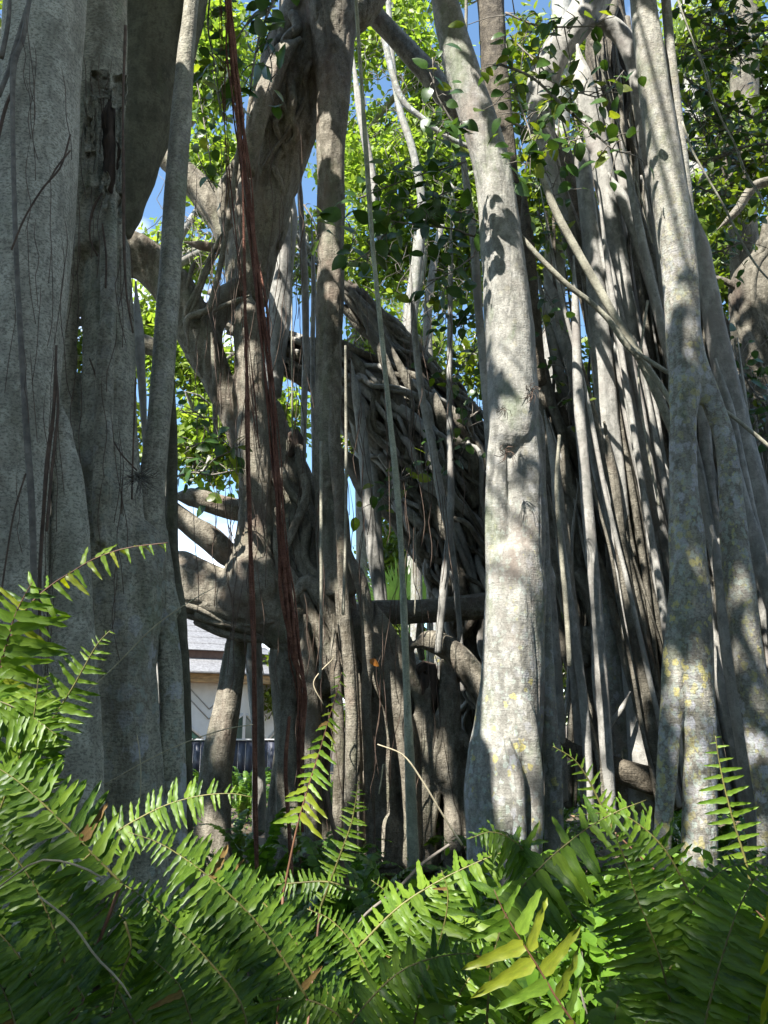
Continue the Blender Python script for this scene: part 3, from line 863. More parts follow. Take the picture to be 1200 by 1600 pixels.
hair_knot(786, 640, 5.22, 16, 16, 'root_tuft', 'upper small brown tuft of wiry roots on the front of the pale column')
hair_knot(790, 710, 5.20, 22, 20, 'root_tuft', 'lower small brown tuft of wiry roots on the front of the pale column')
hair_knot(830, 612, 5.35, 22, 20, 'root_tuft', 'brown wiry tuft at the edge of the pale column beside the dark stem')

TAPER[0] = False
# --- the lichen covered column
base = Vector((1.85, 5.0, 0))
g = Geo()
YE = 4.6
g.add(T([(990,-200,44),(1004,-10,42),(1017,90,46),(1029,180,48),(1042,270,50),(1054,350,52),(1064,430,53),(1069,520,54),(1071,600,50),(1068,670,40),(1069,760,44),(1075,850,56),(1080,950,64),(1084,1040,60),(1090,1100,52),(1094,1170,49),(1093,1240,49),(1092,1320,51),(1092,1450,58)], YE, sides=32, step=0.03, ridge=0.05, bump=0.03))
g.add(T([(1076,480,30),(1088,560,34),(1112,625,32),(1133,690,31),(1142,770,35),(1148,850,42),(1158,930,46),(1168,1010,46),(1180,1090,46),(1194,1180,48),(1210,1300,50),(1214,1420,54)], YE, sides=26, step=0.03, ridge=0.05, bump=0.03))
g.add(T([(1070,880,30),(1062,960,38),(1056,1040,42),(1052,1100,36),(1046,1150,32),(1040,1230,29),(1034,1320,26),(1031,1420,28)], YE, sides=20, step=0.03))
fg = fuse(g, 0.011, 3, 0.006, 8, seams=.004)
fg.add(T([(1028,-200,14),(1036,-60,14),(1046,60,15),(1056,160,17),(1067,260,18),(1072,330,22),(1074,420,20),(1078,520,16)], YE + .01, sides=16, step=0.03, ridge=.05, bump=.05))
o = lone('banyan_column', fg, M['lichen'], base, 'column blotched with white and yellow lichen that forks around a dark slot and stands on three legs', 'tree trunk')

TAPER[0] = True
# --- the bundle of stems
base = Vector((3.2, 7.0, 0))
bun = empty('banyan_tree', base, 'fan of dozens of smooth grey stems crowded behind the lichen column', 'tree')
roots(bun, 'prop_root', M['smooth'], [
    ([(925,40,22),(955,42,28),(980,70,28),(994,120,24),(1003,190,20),(1012,270,17),(1020,350,15),(1030,440,14),(1046,640,14),(1066,900,15),(1084,1270,16)], 6.6),
    ([(902,70,20),(912,130,30),(925,190,32),(938,250,32),(950,310,30),(962,380,26),(975,460,26),(985,540,28),(1000,620,32),(1020,720,34),(1040,820,34),(1060,930,34),(1096,1270,38)], 6.5),
    ([(950,270,14),(972,310,18),(992,360,20),(1010,410,22),(1026,460,22),(1042,520,22),(1060,600,20),(1090,850,20),(1116,1270,22)], 6.4),
    ([(904,210,16),(910,250,24),(916,310,26),(924,380,28),(930,450,30),(936,520,32),(944,600,34),(952,690,36),(962,780,38),(974,880,38),(984,960,38),(992,1050,36),(1000,1150,36),(1006,1260,40)], 6.3),
    ([(950,520,14),(962,560,24),(978,620,28),(996,690,32),(1014,760,32),(1030,830,30),(1050,920,30),(1070,1040,30),(1100,1270,32)], 6.35),
    ([(850,420,22),(868,480,26),(884,540,24),(896,600,18),(902,680,16),(908,800,16),(916,1000,18),(930,1260,20)], 6.9),
    ([(896,400,12),(900,500,14),(904,620,16),(912,720,16),(920,820,18),(930,930,18),(940,1060,20),(952,1270,22)], 6.0),
    ([(1085,330,16),(1098,400,26),(1112,480,34),(1128,560,38),(1146,640,36),(1166,720,36),(1188,800,36),(1220,900,40),(1250,1020,40)], 5.7),
    ([(1110,600,12),(1124,660,18),(1142,720,20),(1160,790,22),(1178,850,26),(1204,930,26),(1226,1000,26)], 5.4),
    ([(1118,560,10),(1140,640,14),(1158,720,14),(1180,820,14),(1204,900,14)], 5.5),
    ([(1112,820,16),(1126,900,22),(1136,980,28),(1148,1060,30),(1162,1140,32),(1176,1220,36),(1190,1330,40)], 5.3),
    ([(1120,1010,10),(1130,1080,14),(1150,1180,14),(1164,1260,14)], 5.5),
    ([(1092,930,20),(1112,1000,30),(1130,1080,26),(1148,1160,20),(1160,1240,20)], 6.4),
    ([(850,640,10),(866,720,14),(874,800,18),(886,900,20),(896,1000,22),(904,1100,22),(912,1200,24),(930,1300,24)], 6.2),
    ([(872,780,8),(882,880,12),(896,980,14),(910,1080,15),(918,1180,16),(922,1280,16)], 5.9),
    ([(856,850,12),(862,940,14),(870,1040,16),(876,1130,16),(880,1250,18)], 6.1),
])
roots(bun, 'prop_root', M['rope'], [
    ([(826,220,7),(846,275,10),(868,330,13),(890,372,13),(916,418,13),(944,466,13),(968,508,13),(992,545,14),(1020,600,15),(1046,660,15),(1080,740,14)], 5.6),
    ([(806,355,6),(830,388,8),(860,420,9),(890,448,9),(920,470,9),(950,498,10),(976,535,11),(1000,560,11)], 5.5),
    ([(985,545,9),(1012,562,8),(1046,584,8),(1090,612,7),(1130,640,7),(1164,666,7),(1204,700,7),(1250,740,7)], 5.4),
    ([(992,545,10),(1020,585,9),(1046,625,8),(1070,670,8)], 5.5),
])
rg2 = random.Random(21)
for k in range(125):
    xt = rg2.uniform(830, 1090) if k % 3 else rg2.uniform(860, 1000); yt = rg2.uniform(260, 860) if k % 3 else rg2.uniform(90, 500)
    xb = xt + rg2.uniform(90, 230) * (1260 - yt) / 800 * (1 if rg2.random() < 0.9 else -0.2); w0 = rg2.choice([4, 6, 8, 11, 14, 18, 22, 26])
    Yq = rg2.uniform(6.1, 8.0)
    tr = []
    for q in range(7):
        t = q / 6
        tr.append((xt + (xb - xt) * t + rg2.uniform(-5, 5), yt + (1260 - yt) * t, w0 * (0.7 + 0.5 * t)))
    part('prop_root', Geo().add(T(tr, (Yq, Yq - 0.2), sides=9, step=0.12)), (M['log'] if Yq > 7.3 else M['knot'] if k % 2 else M['smooth']), bun)  # deep stems get darker bark, standing in for shade inside the fan
for k in range(72):
    xt = rg2.uniform(1080, 1230); yt = rg2.uniform(520, 900); xb = xt + rg2.uniform(40, 110); w0 = rg2.choice([6, 9, 13, 18, 24]); Yq = rg2.uniform(6.0, 7.6)
    tr = [(xt + (xb - xt) * q / 6 + rg2.uniform(-4, 4), yt + (1270 - yt) * q / 6, w0 * (0.7 + 0.06 * q)) for q in range(7)]
    part('prop_root', Geo().add(T(tr, Yq, sides=9, step=0.12)), M['smooth'] if k % 2 else M['knot'], bun)
for k in range(16):      # the curtain of fine stems inside the arch
    xt = rg2.uniform(925, 1000); tr = [(xt + rg2.uniform(-4, 4) + q * 7, 60 + q * 90, rg2.choice([3, 4, 6, 9])) for q in range(6)]
    part('prop_root', Geo().add(T(tr, rg2.uniform(6.8, 7.2), sides=7, step=0.12)), M['knot'] if k % 3 else M['rope'], bun)
# dark knotted core with wrapped roots
GC = [(930,-60,60),(955,60,60),(968,180,56),(975,300,56),(985,420,60)]
part('core', Geo().add(T(GC, 7.4, ridge=0.3, bump=0.25, knots=0.5)), M['log'], bun)
wrapped(bun, 'clinging_root', M['knot'], GC, 7.3, 16, 0.05, seed=31, drift=2.5)
GD = [(820,500,40),(838,580,36),(850,640,46),(868,700,56),(884,780,66),(900,860,72),(920,930,76),(942,1010,66),(955,1090,60),(966,1180,66),(970,1290,80)]
part('core', Geo().add(T(GD, 6.9, ridge=0.25, bump=0.2, knots=0.4)), M['knot'], bun)
wrapped(bun, 'clinging_root', M['knot'], GD, 6.85, 34, 0.06, seed=41, drift=3.0, s0=(0, 0.7), s1=(0.3, 1.0))
part('prop_root', Geo().add(T([(930,860,8),(944,930,26),(950,1000,52),(956,1080,60),(970,1150,60),(984,1230,66),(990,1330,70)], 6.5, ridge=0.06)), M['pale'], bun)
roots(bun, 'limb', M['smooth'], [
    ([(960,-60,60),(925,0,52),(900,40,50),(868,82,50),(848,130,50),(846,190,40),(856,240,30),(872,300,28),(896,360,26)], 6.6, dict(ridge=0.06)),
])
roots(bun, 'limb', M['log'], [
    ([(862,200,26),(874,260,34),(888,330,34),(905,400,32),(925,470,26)], 6.9, dict(ridge=0.3, bump=0.2)),
    ([(760,-80,36),(768,20,40),(774,120,42),(784,220,40),(800,320,36),(815,420,32),(826,520,30)], 7.2, dict(ridge=0.1)),
    ([(818,280,24),(824,400,28),(832,500,28),(842,600,26)], 6.4, dict(ridge=0.1)),
])
# long fallen log on the ground
g = Geo(); g.add(T([(806,1130,14),(850,1140,16),(885,1170,22),(925,1192,30),(960,1205,34),(1000,1216,36),(1045,1228,36),(1120,1240,30)], 6.1, ridge=0.2, bump=0.15, knots=0.2))
p0, _ = P(1000, 1216, 6.1)
lone('surface_root', g, M['log'], p0, 'dark gnarled root lying low behind the ferns between the pale column and the lichen column', 'root')
part('ground_root', Geo().add(T([(985,1080,10),(970,1110,9),(952,1135,8),(946,1160,9),(940,1200,8)], 6.1)), M['smooth'], bun)

# ------------------------------------------------------------------ hanging aerial roots, each a thing
def hang(tr, Y, mat, label, strands=0, spread=4, **kw):
    p, r = trace(tr, Y)
    base = p[-1]
    if not strands:
        g = Geo(); SEED[0] += 1; g.add(tube(p, r, seed=SEED[0], step=kw.get('step', 0.05), sides=8, ridge=0.12, bump=0.10))
        return lone('hanging_root', g, M[mat], base, label, 'aerial root')
    root = empty('hanging_root', base, label, 'aerial root')
    rg = random.Random(len(label) + strands)
    for k in range(strands):
        ph, ph2 = rg.uniform(0, 6.3), rg.uniform(0, 6.3)
        a = spread * rg.uniform(0.3, 1.0)
        tt = []
        for i, t in enumerate(tr):
            tt.append((t[0] + a * 1.25 * math.sin(i * 0.9 + ph) * (max(t[2], 6) / 12) + a * .5 * math.sin(i * 2.3 + ph2), t[1], max(1.2, t[2] * rg.uniform(0.10, 0.34)), (Y if not isinstance(Y, tuple) else Y[0]) + 0.012 * math.cos(i * 0.8 + ph2)))
        part('strand', Geo().add(T(tt, Y, sides=6, step=0.05, ridge=0.15, bump=0.15)), M[mat], root)
    return root
hang([(350,-160,12),(357,0,13),(364,80,15),(374,180,16),(384,280,15),(394,380,15),(406,480,15),(420,600,15),(432,720,16),(442,830,18),(452,930,20),(460,1020,22),(470,1080,18),(468,1180,12),(472,1300,8)], 3.9, 'red',
     'thick rust red bundle of aerial roots hanging in front of the middle tree', 9, 6)
hang([(378,250,8),(382,400,9),(384,520,11),(387,660,14),(390,800,16),(394,920,17),(398,1040,19),(398,1150,19),(399,1260,18),(401,1372,14)], 3.8, 'red',
     'straight thin rust red root hanging down to the ferns, ending above them', 5, 2)
hang([(344,-120,3),(348,60,3),(352,200,3),(364,330,3),(378,450,3),(392,600,3),(404,700,3)], 3.95, 'red', 'wispy red hair root hanging beside the thick rust red bundle', 4, 8)
hang([(548,-140,5),(556,0,6),(564,120,6),(572,240,8),(582,380,7),(594,500,8),(606,620,8),(618,740,10),(627,860,9),(632,980,12),(636,1090,12),(640,1200,15),(644,1330,18),(646,1440,18)], 5.2, 'green_rope',
     'long pale green root hanging from above down to the ground before the lattice')
hang([(540,540,4),(541,700,5),(540,850,5),(536,960,5)], 6.2, 'rope', 'short thin straight root hanging before the sky gap beside the dark middle stem')
hang([(502,690,5),(502,800,5),(502,900,5),(502,1000,5),(500,1060,5)], 6.0, 'rope', 'thin bright straight root hanging close in front of the knotty trunk')
hang([(455,330,2.5),(456,450,2.5),(456,560,2.5),(457,680,2.5)], 7.0, 'rope', 'hair thin root hanging beside the pale stem behind the rust red roots')
hang([(647,800,2.5),(650,880,2.5),(648,960,2.5)], 7.2, 'rope', 'hair thin root hanging over the horizontal branch')
hang([(725,-120,5),(728,-40,5),(728,40,5),(726,90,4)], 7.0, 'rope', 'short thin root hanging into the top of the bright leaf gap')
hang([(1042,-60,6),(1062,10,6),(1082,60,6),(1098,105,6),(1112,150,7),(1130,190,7),(1148,225,6),(1166,270,5),(1184,300,5),(1210,345,4)], 4.2, 'rope',
     'pair of pale thin roots slanting across the leaves beyond the lichen column', 3, 4)
hang([(1066,190,3),(1082,235,3),(1104,275,3),(1130,320,3),(1160,380,4),(1186,420,3),(1215,450,3)], 4.4, 'rope', 'single wiry root slanting below the pair of pale thin roots')
hang([(926,50,4),(934,90,5),(950,140,5),(968,200,5),(986,260,5),(1004,320,5),(1020,380,4)], 5.8, 'rope', 'straight thin root slanting down inside the arch of grey stems', 2, 3)
hang([(1012,470,4),(1002,540,4),(998,600,3),(1012,700,4),(1030,790,4)], 5.6, 'rope', 'thin pale root crossing the fan of grey stems')
hang([(874,680,5),(870,760,7),(876,850,7),(884,940,8),(890,1040,8)], 5.5, 'rope', 'crooked pale root hanging beside the edge of the pale column')
# ------------------------------------------------------------------ pavilion and fence beyond the grove
M['shingle'] = plain('grey_shingles', (0.155, 0.153, 0.155), 0.8, 0.35, 14, 0.3)
M['white'] = plain('white_wall_paint', (0.66, 0.65, 0.64), 0.6, 0.05, 5)
M['band'] = plain('brown_fascia', (0.12, 0.065, 0.05), 0.6, 0.2, 6)
M['wood'] = plain('varnished_wood', (0.42, 0.26, 0.12), 0.5, 0.45, 3, 0, (1, 1, 5))
M['glassg'] = plain('dark_green_glass', (0.02, 0.06, 0.045), 0.15, 0.2, 2)
M['navy'] = plain('dark_blue_paint', (0.028, 0.032, 0.05), 0.4, 0.2, 6)
M['groove'] = plain('panel_groove', (0.30, 0.29, 0.28), 0.8, 0.1, 6)

def box(c, sz, rz=0.0, ry=0.0):
    x, y, z = np.array(sz) / 2
    v = np.array([(a * x, b * y, d * z) for a in (-1, 1) for b in (-1, 1) for d in (-1, 1)], float)
    if ry:
        co, si = math.cos(ry), math.sin(ry)
        v = np.stack([v[:, 0] * co + v[:, 2] * si, v[:, 1], -v[:, 0] * si + v[:, 2] * co], 1)
    v = v + np.array(c)
    if rz:
        co, si = math.cos(rz), math.sin(rz)
        v = np.stack([v[:, 0] * co - v[:, 1] * si, v[:, 0] * si + v[:, 1] * co, v[:, 2]], 1)
    f = np.array([(0,1,3,2),(4,6,7,5),(0,4,5,1),(2,3,7,6),(0,2,6,4),(1,5,7,3)])
    return v, f

def ring(r0, z0, r1, z1, n=12, ph=0.0):
    v = []
    for (r, z) in ((r0, z0), (r1, z1)):
        for k in range(n):
            a = ph + 2 * math.pi * k / n
            v.append((math.cos(a) * r, math.sin(a) * r, z))
    f = [(k, (k + 1) % n, n + (k + 1) % n, n + k) for k in range(n)]
    return np.array(v, float), np.array(f)

PX, PY = -7.6, 29.0
pav = empty('pavilion', (PX, PY, 0), 'white walled round pavilion with two tiers of pale shingles seen through the roots', 'pavilion')
def pgeo(lst):
    g = Geo()
    for vf in lst: g.add((vf[0] + np.array([PX, PY, 0]), vf[1]))
    return g
NP, PH = 12, R(15)
RW = 4.5
part('wall', pgeo([ring(RW, -0.2, RW, 2.72, NP, PH)]), M['white'], pav, smooth=False)
part('fascia', pgeo([ring(5.05, 2.72, 5.05, 3.0, NP, PH), ring(RW + .002, 2.72, 5.05, 2.72, NP, PH)]), M['wood'], pav, smooth=False)
part('lower_roof', pgeo([ring(5.35, 2.98, 3.9, 3.55, NP, PH), ring(5.35, 2.98, 5.05, 2.97, NP, PH), ring(5.35, 3.02, 5.35, 2.98, NP, PH)]), M['shingle'], pav, smooth=False)
part('roof_band', pgeo([ring(4.0, 3.50, 4.0, 3.78, NP, PH)]), M['band'], pav, smooth=False)
part('upper_roof', pgeo([ring(4.2, 3.76, 0.05, 5.5, NP, PH), ring(4.2, 3.76, 4.0, 3.75, NP, PH)]), M['shingle'], pav, smooth=False)
for q in range(5):      # courses of shingles as raised edges
    rr = 4.2 - 0.62 * (q + 1); zz = 3.76 + (4.2 - rr) * (5.5 - 3.76) / 4.15
    part('shingle_course', pgeo([ring(rr + .03, zz - 0.005, rr - .04, zz + 0.05, NP, PH), ring(rr + .03, zz - 0.03, rr + .03, zz, NP, PH)]), M['shingle'], pav, smooth=False)
for k in range(NP):
    a = PH + 2 * math.pi * (k + 0.5) / NP
    if math.sin(a) > 0.2: continue
    ap = RW * math.cos(math.pi / NP)
    # each facet: two raised V mouldings and a low green gable window
    cx, cy = math.cos(a), math.sin(a)
    tx, ty = -math.sin(a), math.cos(a)
    side = 2 * RW * math.sin(math.pi / NP)
    def strip(u0, z0, u1, z1, w, dpt):
        d = np.array([u1 - u0, z1 - z0]); d /= np.linalg.norm(d); nn = np.array([-d[1], d[0]]) * w / 2
        c4 = [(u0 + nn[0], z0 + nn[1]), (u0 - nn[0], z0 - nn[1]), (u1 - nn[0], z1 - nn[1]), (u1 + nn[0], z1 + nn[1])]
        v = []
        for dd in (ap + 0.002, ap + dpt):
            for (u, z) in c4: v.append((cx * dd + tx * u, cy * dd + ty * u, z))
        return np.array(v), np.array([(0,1,2,3),(4,5,6,7),(0,1,5,4),(1,2,6,5),(2,3,7,6),(3,0,4,7)])
    h = side / 2
    part('moulding', pgeo([strip(-h * .9, 2.6, 0, 1.62, .03, .02), strip(h * .9, 2.6, 0, 1.62, .03, .02)]), M['groove'], pav, smooth=False)
    part('moulding', pgeo([strip(-h * .62, 2.6, 0, 1.92, .03, .02), strip(h * .62, 2.6, 0, 1.92, .03, .02)]), M['groove'], pav, smooth=False)
    tri = np.array([(cx * (ap + .01) + tx * u, cy * (ap + .01) + ty * u, z) for u, z in ((-h * .95, .9), (h * .95, .9), (0, .9), (-h * .95, 1.75), (h * .95, 1.75))])
    part('window', pgeo([(tri, np.array([(0, 2, 3, 3), (2, 1, 4, 4)]))]), M['glassg'], pav, smooth=False)
    part('window_trim', pgeo([strip(-h * .95, 1.78, 0, .95, .07, .05), strip(h * .95, 1.78, 0, .95, .07, .05)]), M['white'], pav, smooth=False)
fen = empty('fence', (-6.0, 22.0, 0), 'dark navy board fence with a pale cap rail standing before the white pavilion', 'fence')
for k in range(44):
    x = -10.6 + k * 0.2
    part('board', Geo().add(box((x, 22.0 + 0.004 * (k % 2), 0.5), (0.19, 0.03, 1.1))), M['navy'], fen, smooth=False)
part('cap_rail', Geo().add(box((-6.2, 22.0, 1.075), (9.0, 0.09, 0.04))), M['white'], fen, smooth=False)
for k in range(5): part('post', Geo().add(box((-10.4 + k * 2.1, 22.07, 0.5), (0.1, 0.1, 1.1))), M['navy'], fen, smooth=False)

# ------------------------------------------------------------------ trees beyond the grove
def cloud(g, c, rad, n, size, rg, clump=0.35, per=16):
    """leaves in rosettes around twig ends spread through a crown's volume"""
    nc = max(1, n // per)
    d = rg.normal(size=(nc, 3)); d /= np.linalg.norm(d, axis=1)[:, None]
    cc = c + d * (rg.uniform(0.25, 1, nc) ** 0.6)[:, None] * rad
    keep = vnoise(cc * 0.9 + 31) > -0.35
    cc = cc[keep]
    O = np.repeat(cc, per, 0) + rg.normal(size=(len(cc) * per, 3)) * clump * 0.5
    X = rg.normal(size=O.shape); X[:, 2] -= 0.35
    Z = rg.normal(size=O.shape) * 0.6 + np.array([-0.1, -0.35, 0.9])
    sz = size * rg.uniform(0.6, 1.25, len(O))
    tn = np.clip(np.repeat(rg.uniform(0, 1, len(cc)), per) * 0.6 + rg.uniform(0, 0.4, len(O)), 0, 1)
    vf, t = leafset(LEAF_V, LEAF_F, O, X, Z, sz, tn)
    g.add(vf, t)
    return cc

def bg_tree(label, trunk, blobs, mat, Y, size, nleaf, name='background_tree', barkm='smooth', seed=1):
    rg = np.random.default_rng(seed)
    p, r = trace(trunk, Y)
    root = empty(name, p[-1], label, 'tree', 'leafy trees standing beyond the banyan roots')
    part('trunk', Geo().add(tube(p, r, seed=seed, step=0.2, sides=12)), M[barkm], root)
    g = Geo(); tw = Geo()
    tot = sum(b[2] * b[3] for b in blobs)
    for (bx, by, rx, rz_) in blobs:
        c, s = P(bx, by, Y + rg.uniform(-1, 1.5))
        k = s / F
        rad = np.array([rx * k, max(rx, rz_) * k * 0.4, rz_ * k])
        n = int(nleaf * rx * rz_ / tot)
        cc = cloud(g, c, rad, n, size, rg)
        for e in cc[:: max(1, len(cc) // 26)]:
            mid_ = (e + c) / 2 + rg.normal(size=3) * 0.25
            tw.add(tube(np.array([c, mid_, e]), np.array([0.045, 0.028, 0.01]), step=0.3, sides=5, seed=float(e[0])))
        st = p[np.argmin(np.linalg.norm(p - c, axis=1))]
        if abs(st[0] - c[0]) < 2.6: tw.add(tube(np.array([st, (st + c) / 2 + rg.normal(size=3) * 0.3, c]), np.array([0.09, 0.07, 0.045]), step=0.25, sides=7, seed=bx))
    part('foliage', g, M[mat], root, tint=True, smooth=False, kind='stuff')
    part('branches', tw, M[barkm], root, kind='stuff')
    return root

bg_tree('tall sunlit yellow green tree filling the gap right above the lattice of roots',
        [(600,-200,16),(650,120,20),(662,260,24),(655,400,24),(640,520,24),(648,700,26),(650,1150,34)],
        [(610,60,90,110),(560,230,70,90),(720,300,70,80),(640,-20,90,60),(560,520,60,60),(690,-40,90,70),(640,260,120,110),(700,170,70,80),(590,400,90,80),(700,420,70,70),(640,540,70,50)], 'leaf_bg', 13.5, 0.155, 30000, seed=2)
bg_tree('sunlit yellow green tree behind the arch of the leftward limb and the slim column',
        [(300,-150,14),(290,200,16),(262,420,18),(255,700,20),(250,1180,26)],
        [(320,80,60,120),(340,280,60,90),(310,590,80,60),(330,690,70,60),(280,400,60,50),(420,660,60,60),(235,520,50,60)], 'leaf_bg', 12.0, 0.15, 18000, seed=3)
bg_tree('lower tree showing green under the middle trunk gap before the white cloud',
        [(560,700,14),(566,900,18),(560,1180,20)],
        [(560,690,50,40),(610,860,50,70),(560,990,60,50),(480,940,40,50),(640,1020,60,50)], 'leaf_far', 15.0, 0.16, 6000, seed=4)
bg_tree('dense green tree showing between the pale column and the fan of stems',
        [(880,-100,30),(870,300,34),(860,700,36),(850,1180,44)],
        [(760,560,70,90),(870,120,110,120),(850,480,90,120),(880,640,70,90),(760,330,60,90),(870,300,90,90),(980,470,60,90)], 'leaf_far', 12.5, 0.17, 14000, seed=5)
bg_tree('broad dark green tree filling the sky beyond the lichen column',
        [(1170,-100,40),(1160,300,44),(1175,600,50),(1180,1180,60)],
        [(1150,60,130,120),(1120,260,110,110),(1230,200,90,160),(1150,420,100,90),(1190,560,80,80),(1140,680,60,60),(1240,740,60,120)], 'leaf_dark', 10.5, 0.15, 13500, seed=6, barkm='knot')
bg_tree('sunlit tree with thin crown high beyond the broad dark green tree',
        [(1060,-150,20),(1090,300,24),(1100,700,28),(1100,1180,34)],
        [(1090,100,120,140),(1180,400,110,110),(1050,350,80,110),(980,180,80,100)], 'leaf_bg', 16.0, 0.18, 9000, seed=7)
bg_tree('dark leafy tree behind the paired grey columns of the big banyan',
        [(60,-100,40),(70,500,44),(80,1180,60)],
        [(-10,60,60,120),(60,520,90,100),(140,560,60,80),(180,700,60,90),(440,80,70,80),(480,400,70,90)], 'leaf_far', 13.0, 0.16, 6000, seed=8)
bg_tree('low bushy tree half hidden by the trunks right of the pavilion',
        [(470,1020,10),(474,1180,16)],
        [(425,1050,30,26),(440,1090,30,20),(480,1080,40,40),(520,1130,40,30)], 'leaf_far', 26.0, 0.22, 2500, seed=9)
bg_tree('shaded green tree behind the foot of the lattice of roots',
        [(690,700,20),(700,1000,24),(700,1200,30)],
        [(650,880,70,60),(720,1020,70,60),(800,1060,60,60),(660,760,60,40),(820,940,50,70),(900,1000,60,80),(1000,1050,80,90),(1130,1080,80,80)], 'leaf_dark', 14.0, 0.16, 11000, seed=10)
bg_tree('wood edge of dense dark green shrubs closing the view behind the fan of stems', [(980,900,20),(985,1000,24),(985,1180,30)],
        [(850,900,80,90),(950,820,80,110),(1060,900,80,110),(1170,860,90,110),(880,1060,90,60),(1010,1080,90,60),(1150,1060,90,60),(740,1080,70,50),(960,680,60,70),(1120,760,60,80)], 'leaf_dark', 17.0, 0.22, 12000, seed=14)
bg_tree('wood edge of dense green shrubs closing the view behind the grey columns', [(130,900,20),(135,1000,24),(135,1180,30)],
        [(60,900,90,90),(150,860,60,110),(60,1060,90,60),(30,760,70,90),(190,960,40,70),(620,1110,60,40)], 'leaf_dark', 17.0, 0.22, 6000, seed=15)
# knotted trunk with roots at the far edge
bt = [(1240,330,60),(1206,400,50),(1180,440,56),(1176,500,50),(1190,560,56),(1206,640,60),(1220,800,60),(1240,1000,70)]
p, r = trace(bt, 8.2)
edge = empty('banyan_tree', (p[-1][0], p[-1][1], 0), 'knotted brown banyan trunk wrapped in wiry roots beyond the lichen column', 'tree')
part('trunk', Geo().add(tube(p, r, seed=4, ridge=0.25, knots=0.4)), M['knot'], edge)
for q, ri in wrap(p, r, 18, 0.035, seed=8, drift=4): part('root', Geo().add(tube(q, ri, sides=6)), M['knot'], edge)
roots(edge, 'branch', M['knot'], [([(1100,428,8),(1130,438,10),(1160,450,12),(1190,430,14)], 8.2), ([(1120,360,8),(1150,330,12),(1180,290,14),(1230,280,16)], 8.3), ([(1130,490,14),(1150,540,18),(1160,620,20),(1164,760,22)], 8.6)])
# far pale stems seen through the bright gap
for tr, y, lb in (([(600,-120,8),(610,60,9),(622,160,10),(646,240,12),(660,330,14),(650,430,16),(640,560,16),(650,760,18),(650,1180,24)], 11.5, 'crooked pale stem standing in the bright leaf gap'),
                  ([(575,-60,8),(600,60,10),(625,150,10),(660,185,9),(700,215,8),(760,240,8)], 9.5, 'pale crooked branch reaching across the bright leaf gap to the pale column'),
                  ([(690,350,10),(676,420,12),(668,500,14),(672,640,16),(680,1180,26)], 11.8, 'thin pale stem beside the crooked one in the bright leaf gap'),
                  ([(1140,240,10),(1120,300,12),(1086,350,12),(1060,420,14),(1050,560,16),(1050,1180,30)], 12.0, 'pale slanting stem behind the wide groove of the lichen column')):
    g = Geo(); SEED[0] += 1; p, r = trace(tr, y); g.add(tube(p, r, seed=SEED[0], step=0.12, sides=10))
    lone('distant_stem', g, M['pale'], p[-1], lb, 'tree stem')
# thin tangles of twigs high in the gap
for (cx, cy, n, sp, y, lb) in ((640, 130, 70, 60, 12.0, 'tangle of bare hair thin roots high in the bright gap'), (640, 420, 70, 70, 11.5, 'tangle of bare hair thin roots low in the bright gap'), (300, 340, 60, 40, 10.5, 'tangle of bare hair thin roots above the arching limb')):
    g = Geo(); rg = random.Random(cx)
    for k in range(n):
        x, yy = cx + rg.gauss(0, sp), cy + rg.gauss(0, sp)
        tr = [(x, yy, 1.6)]
        for q in range(4): tr.append((tr[-1][0] + rg.uniform(-22, 22), tr[-1][1] + rg.uniform(-6, 26), 1.3))
        g.add(T(tr, y, sides=3, step=0.15, ridge=0, bump=0))
    b_, _ = P(cx, cy, y)
    o = lone('root_tangle', g, M['twig'], b_, lb, 'roots')
    o['kind'] = 'stuff'

# ------------------------------------------------------------------ palm seen under the lattice
b_, _ = P(640, 1010, 13.0)
palm = empty('palm', (b_[0], 13.0, 0), 'dark fan palm with spiky leaves behind the horizontal branch', 'palm')
part('trunk', Geo().add(tube(np.array([[b_[0], 13, 0], [b_[0], 13, b_[2] * .5], b_]), np.array([.12, .1, .09]))), M['log'], palm)
rg = random.Random(5)
for k in range(9):
    a0 = R(-70 + k * 32)
    g = Geo()
    stem = b_ + np.array([math.cos(a0) * .35, -0.2 + rg.uniform(-.3, .3), math.sin(a0) * .3 + .35])
    g.add(tube(np.array([b_, stem]), np.array([.015, .01]), sides=5))
    nb = 26
    ang = np.linspace(a0 - 1.35, a0 + 1.35, nb)
    X = np.stack([np.cos(ang), np.full(nb, -.15), np.sin(ang)], 1)
    vf, t = leafset(np.array([[0,.012,0],[.5,.022,0],[1,0,-.06],[.5,-.022,0],[0,-.012,0]]), np.array([(0,4,3,1),(1,3,2,2)]), np.repeat(stem[None], nb, 0), X, np.tile([0, -1., .2], (nb, 1)), np.full(nb, .85) * np.random.default_rng(k).uniform(.8, 1.1, nb))
    g.add(vf)
    part('palm_leaf', g, M['leaf_near'], palm, smooth=False)

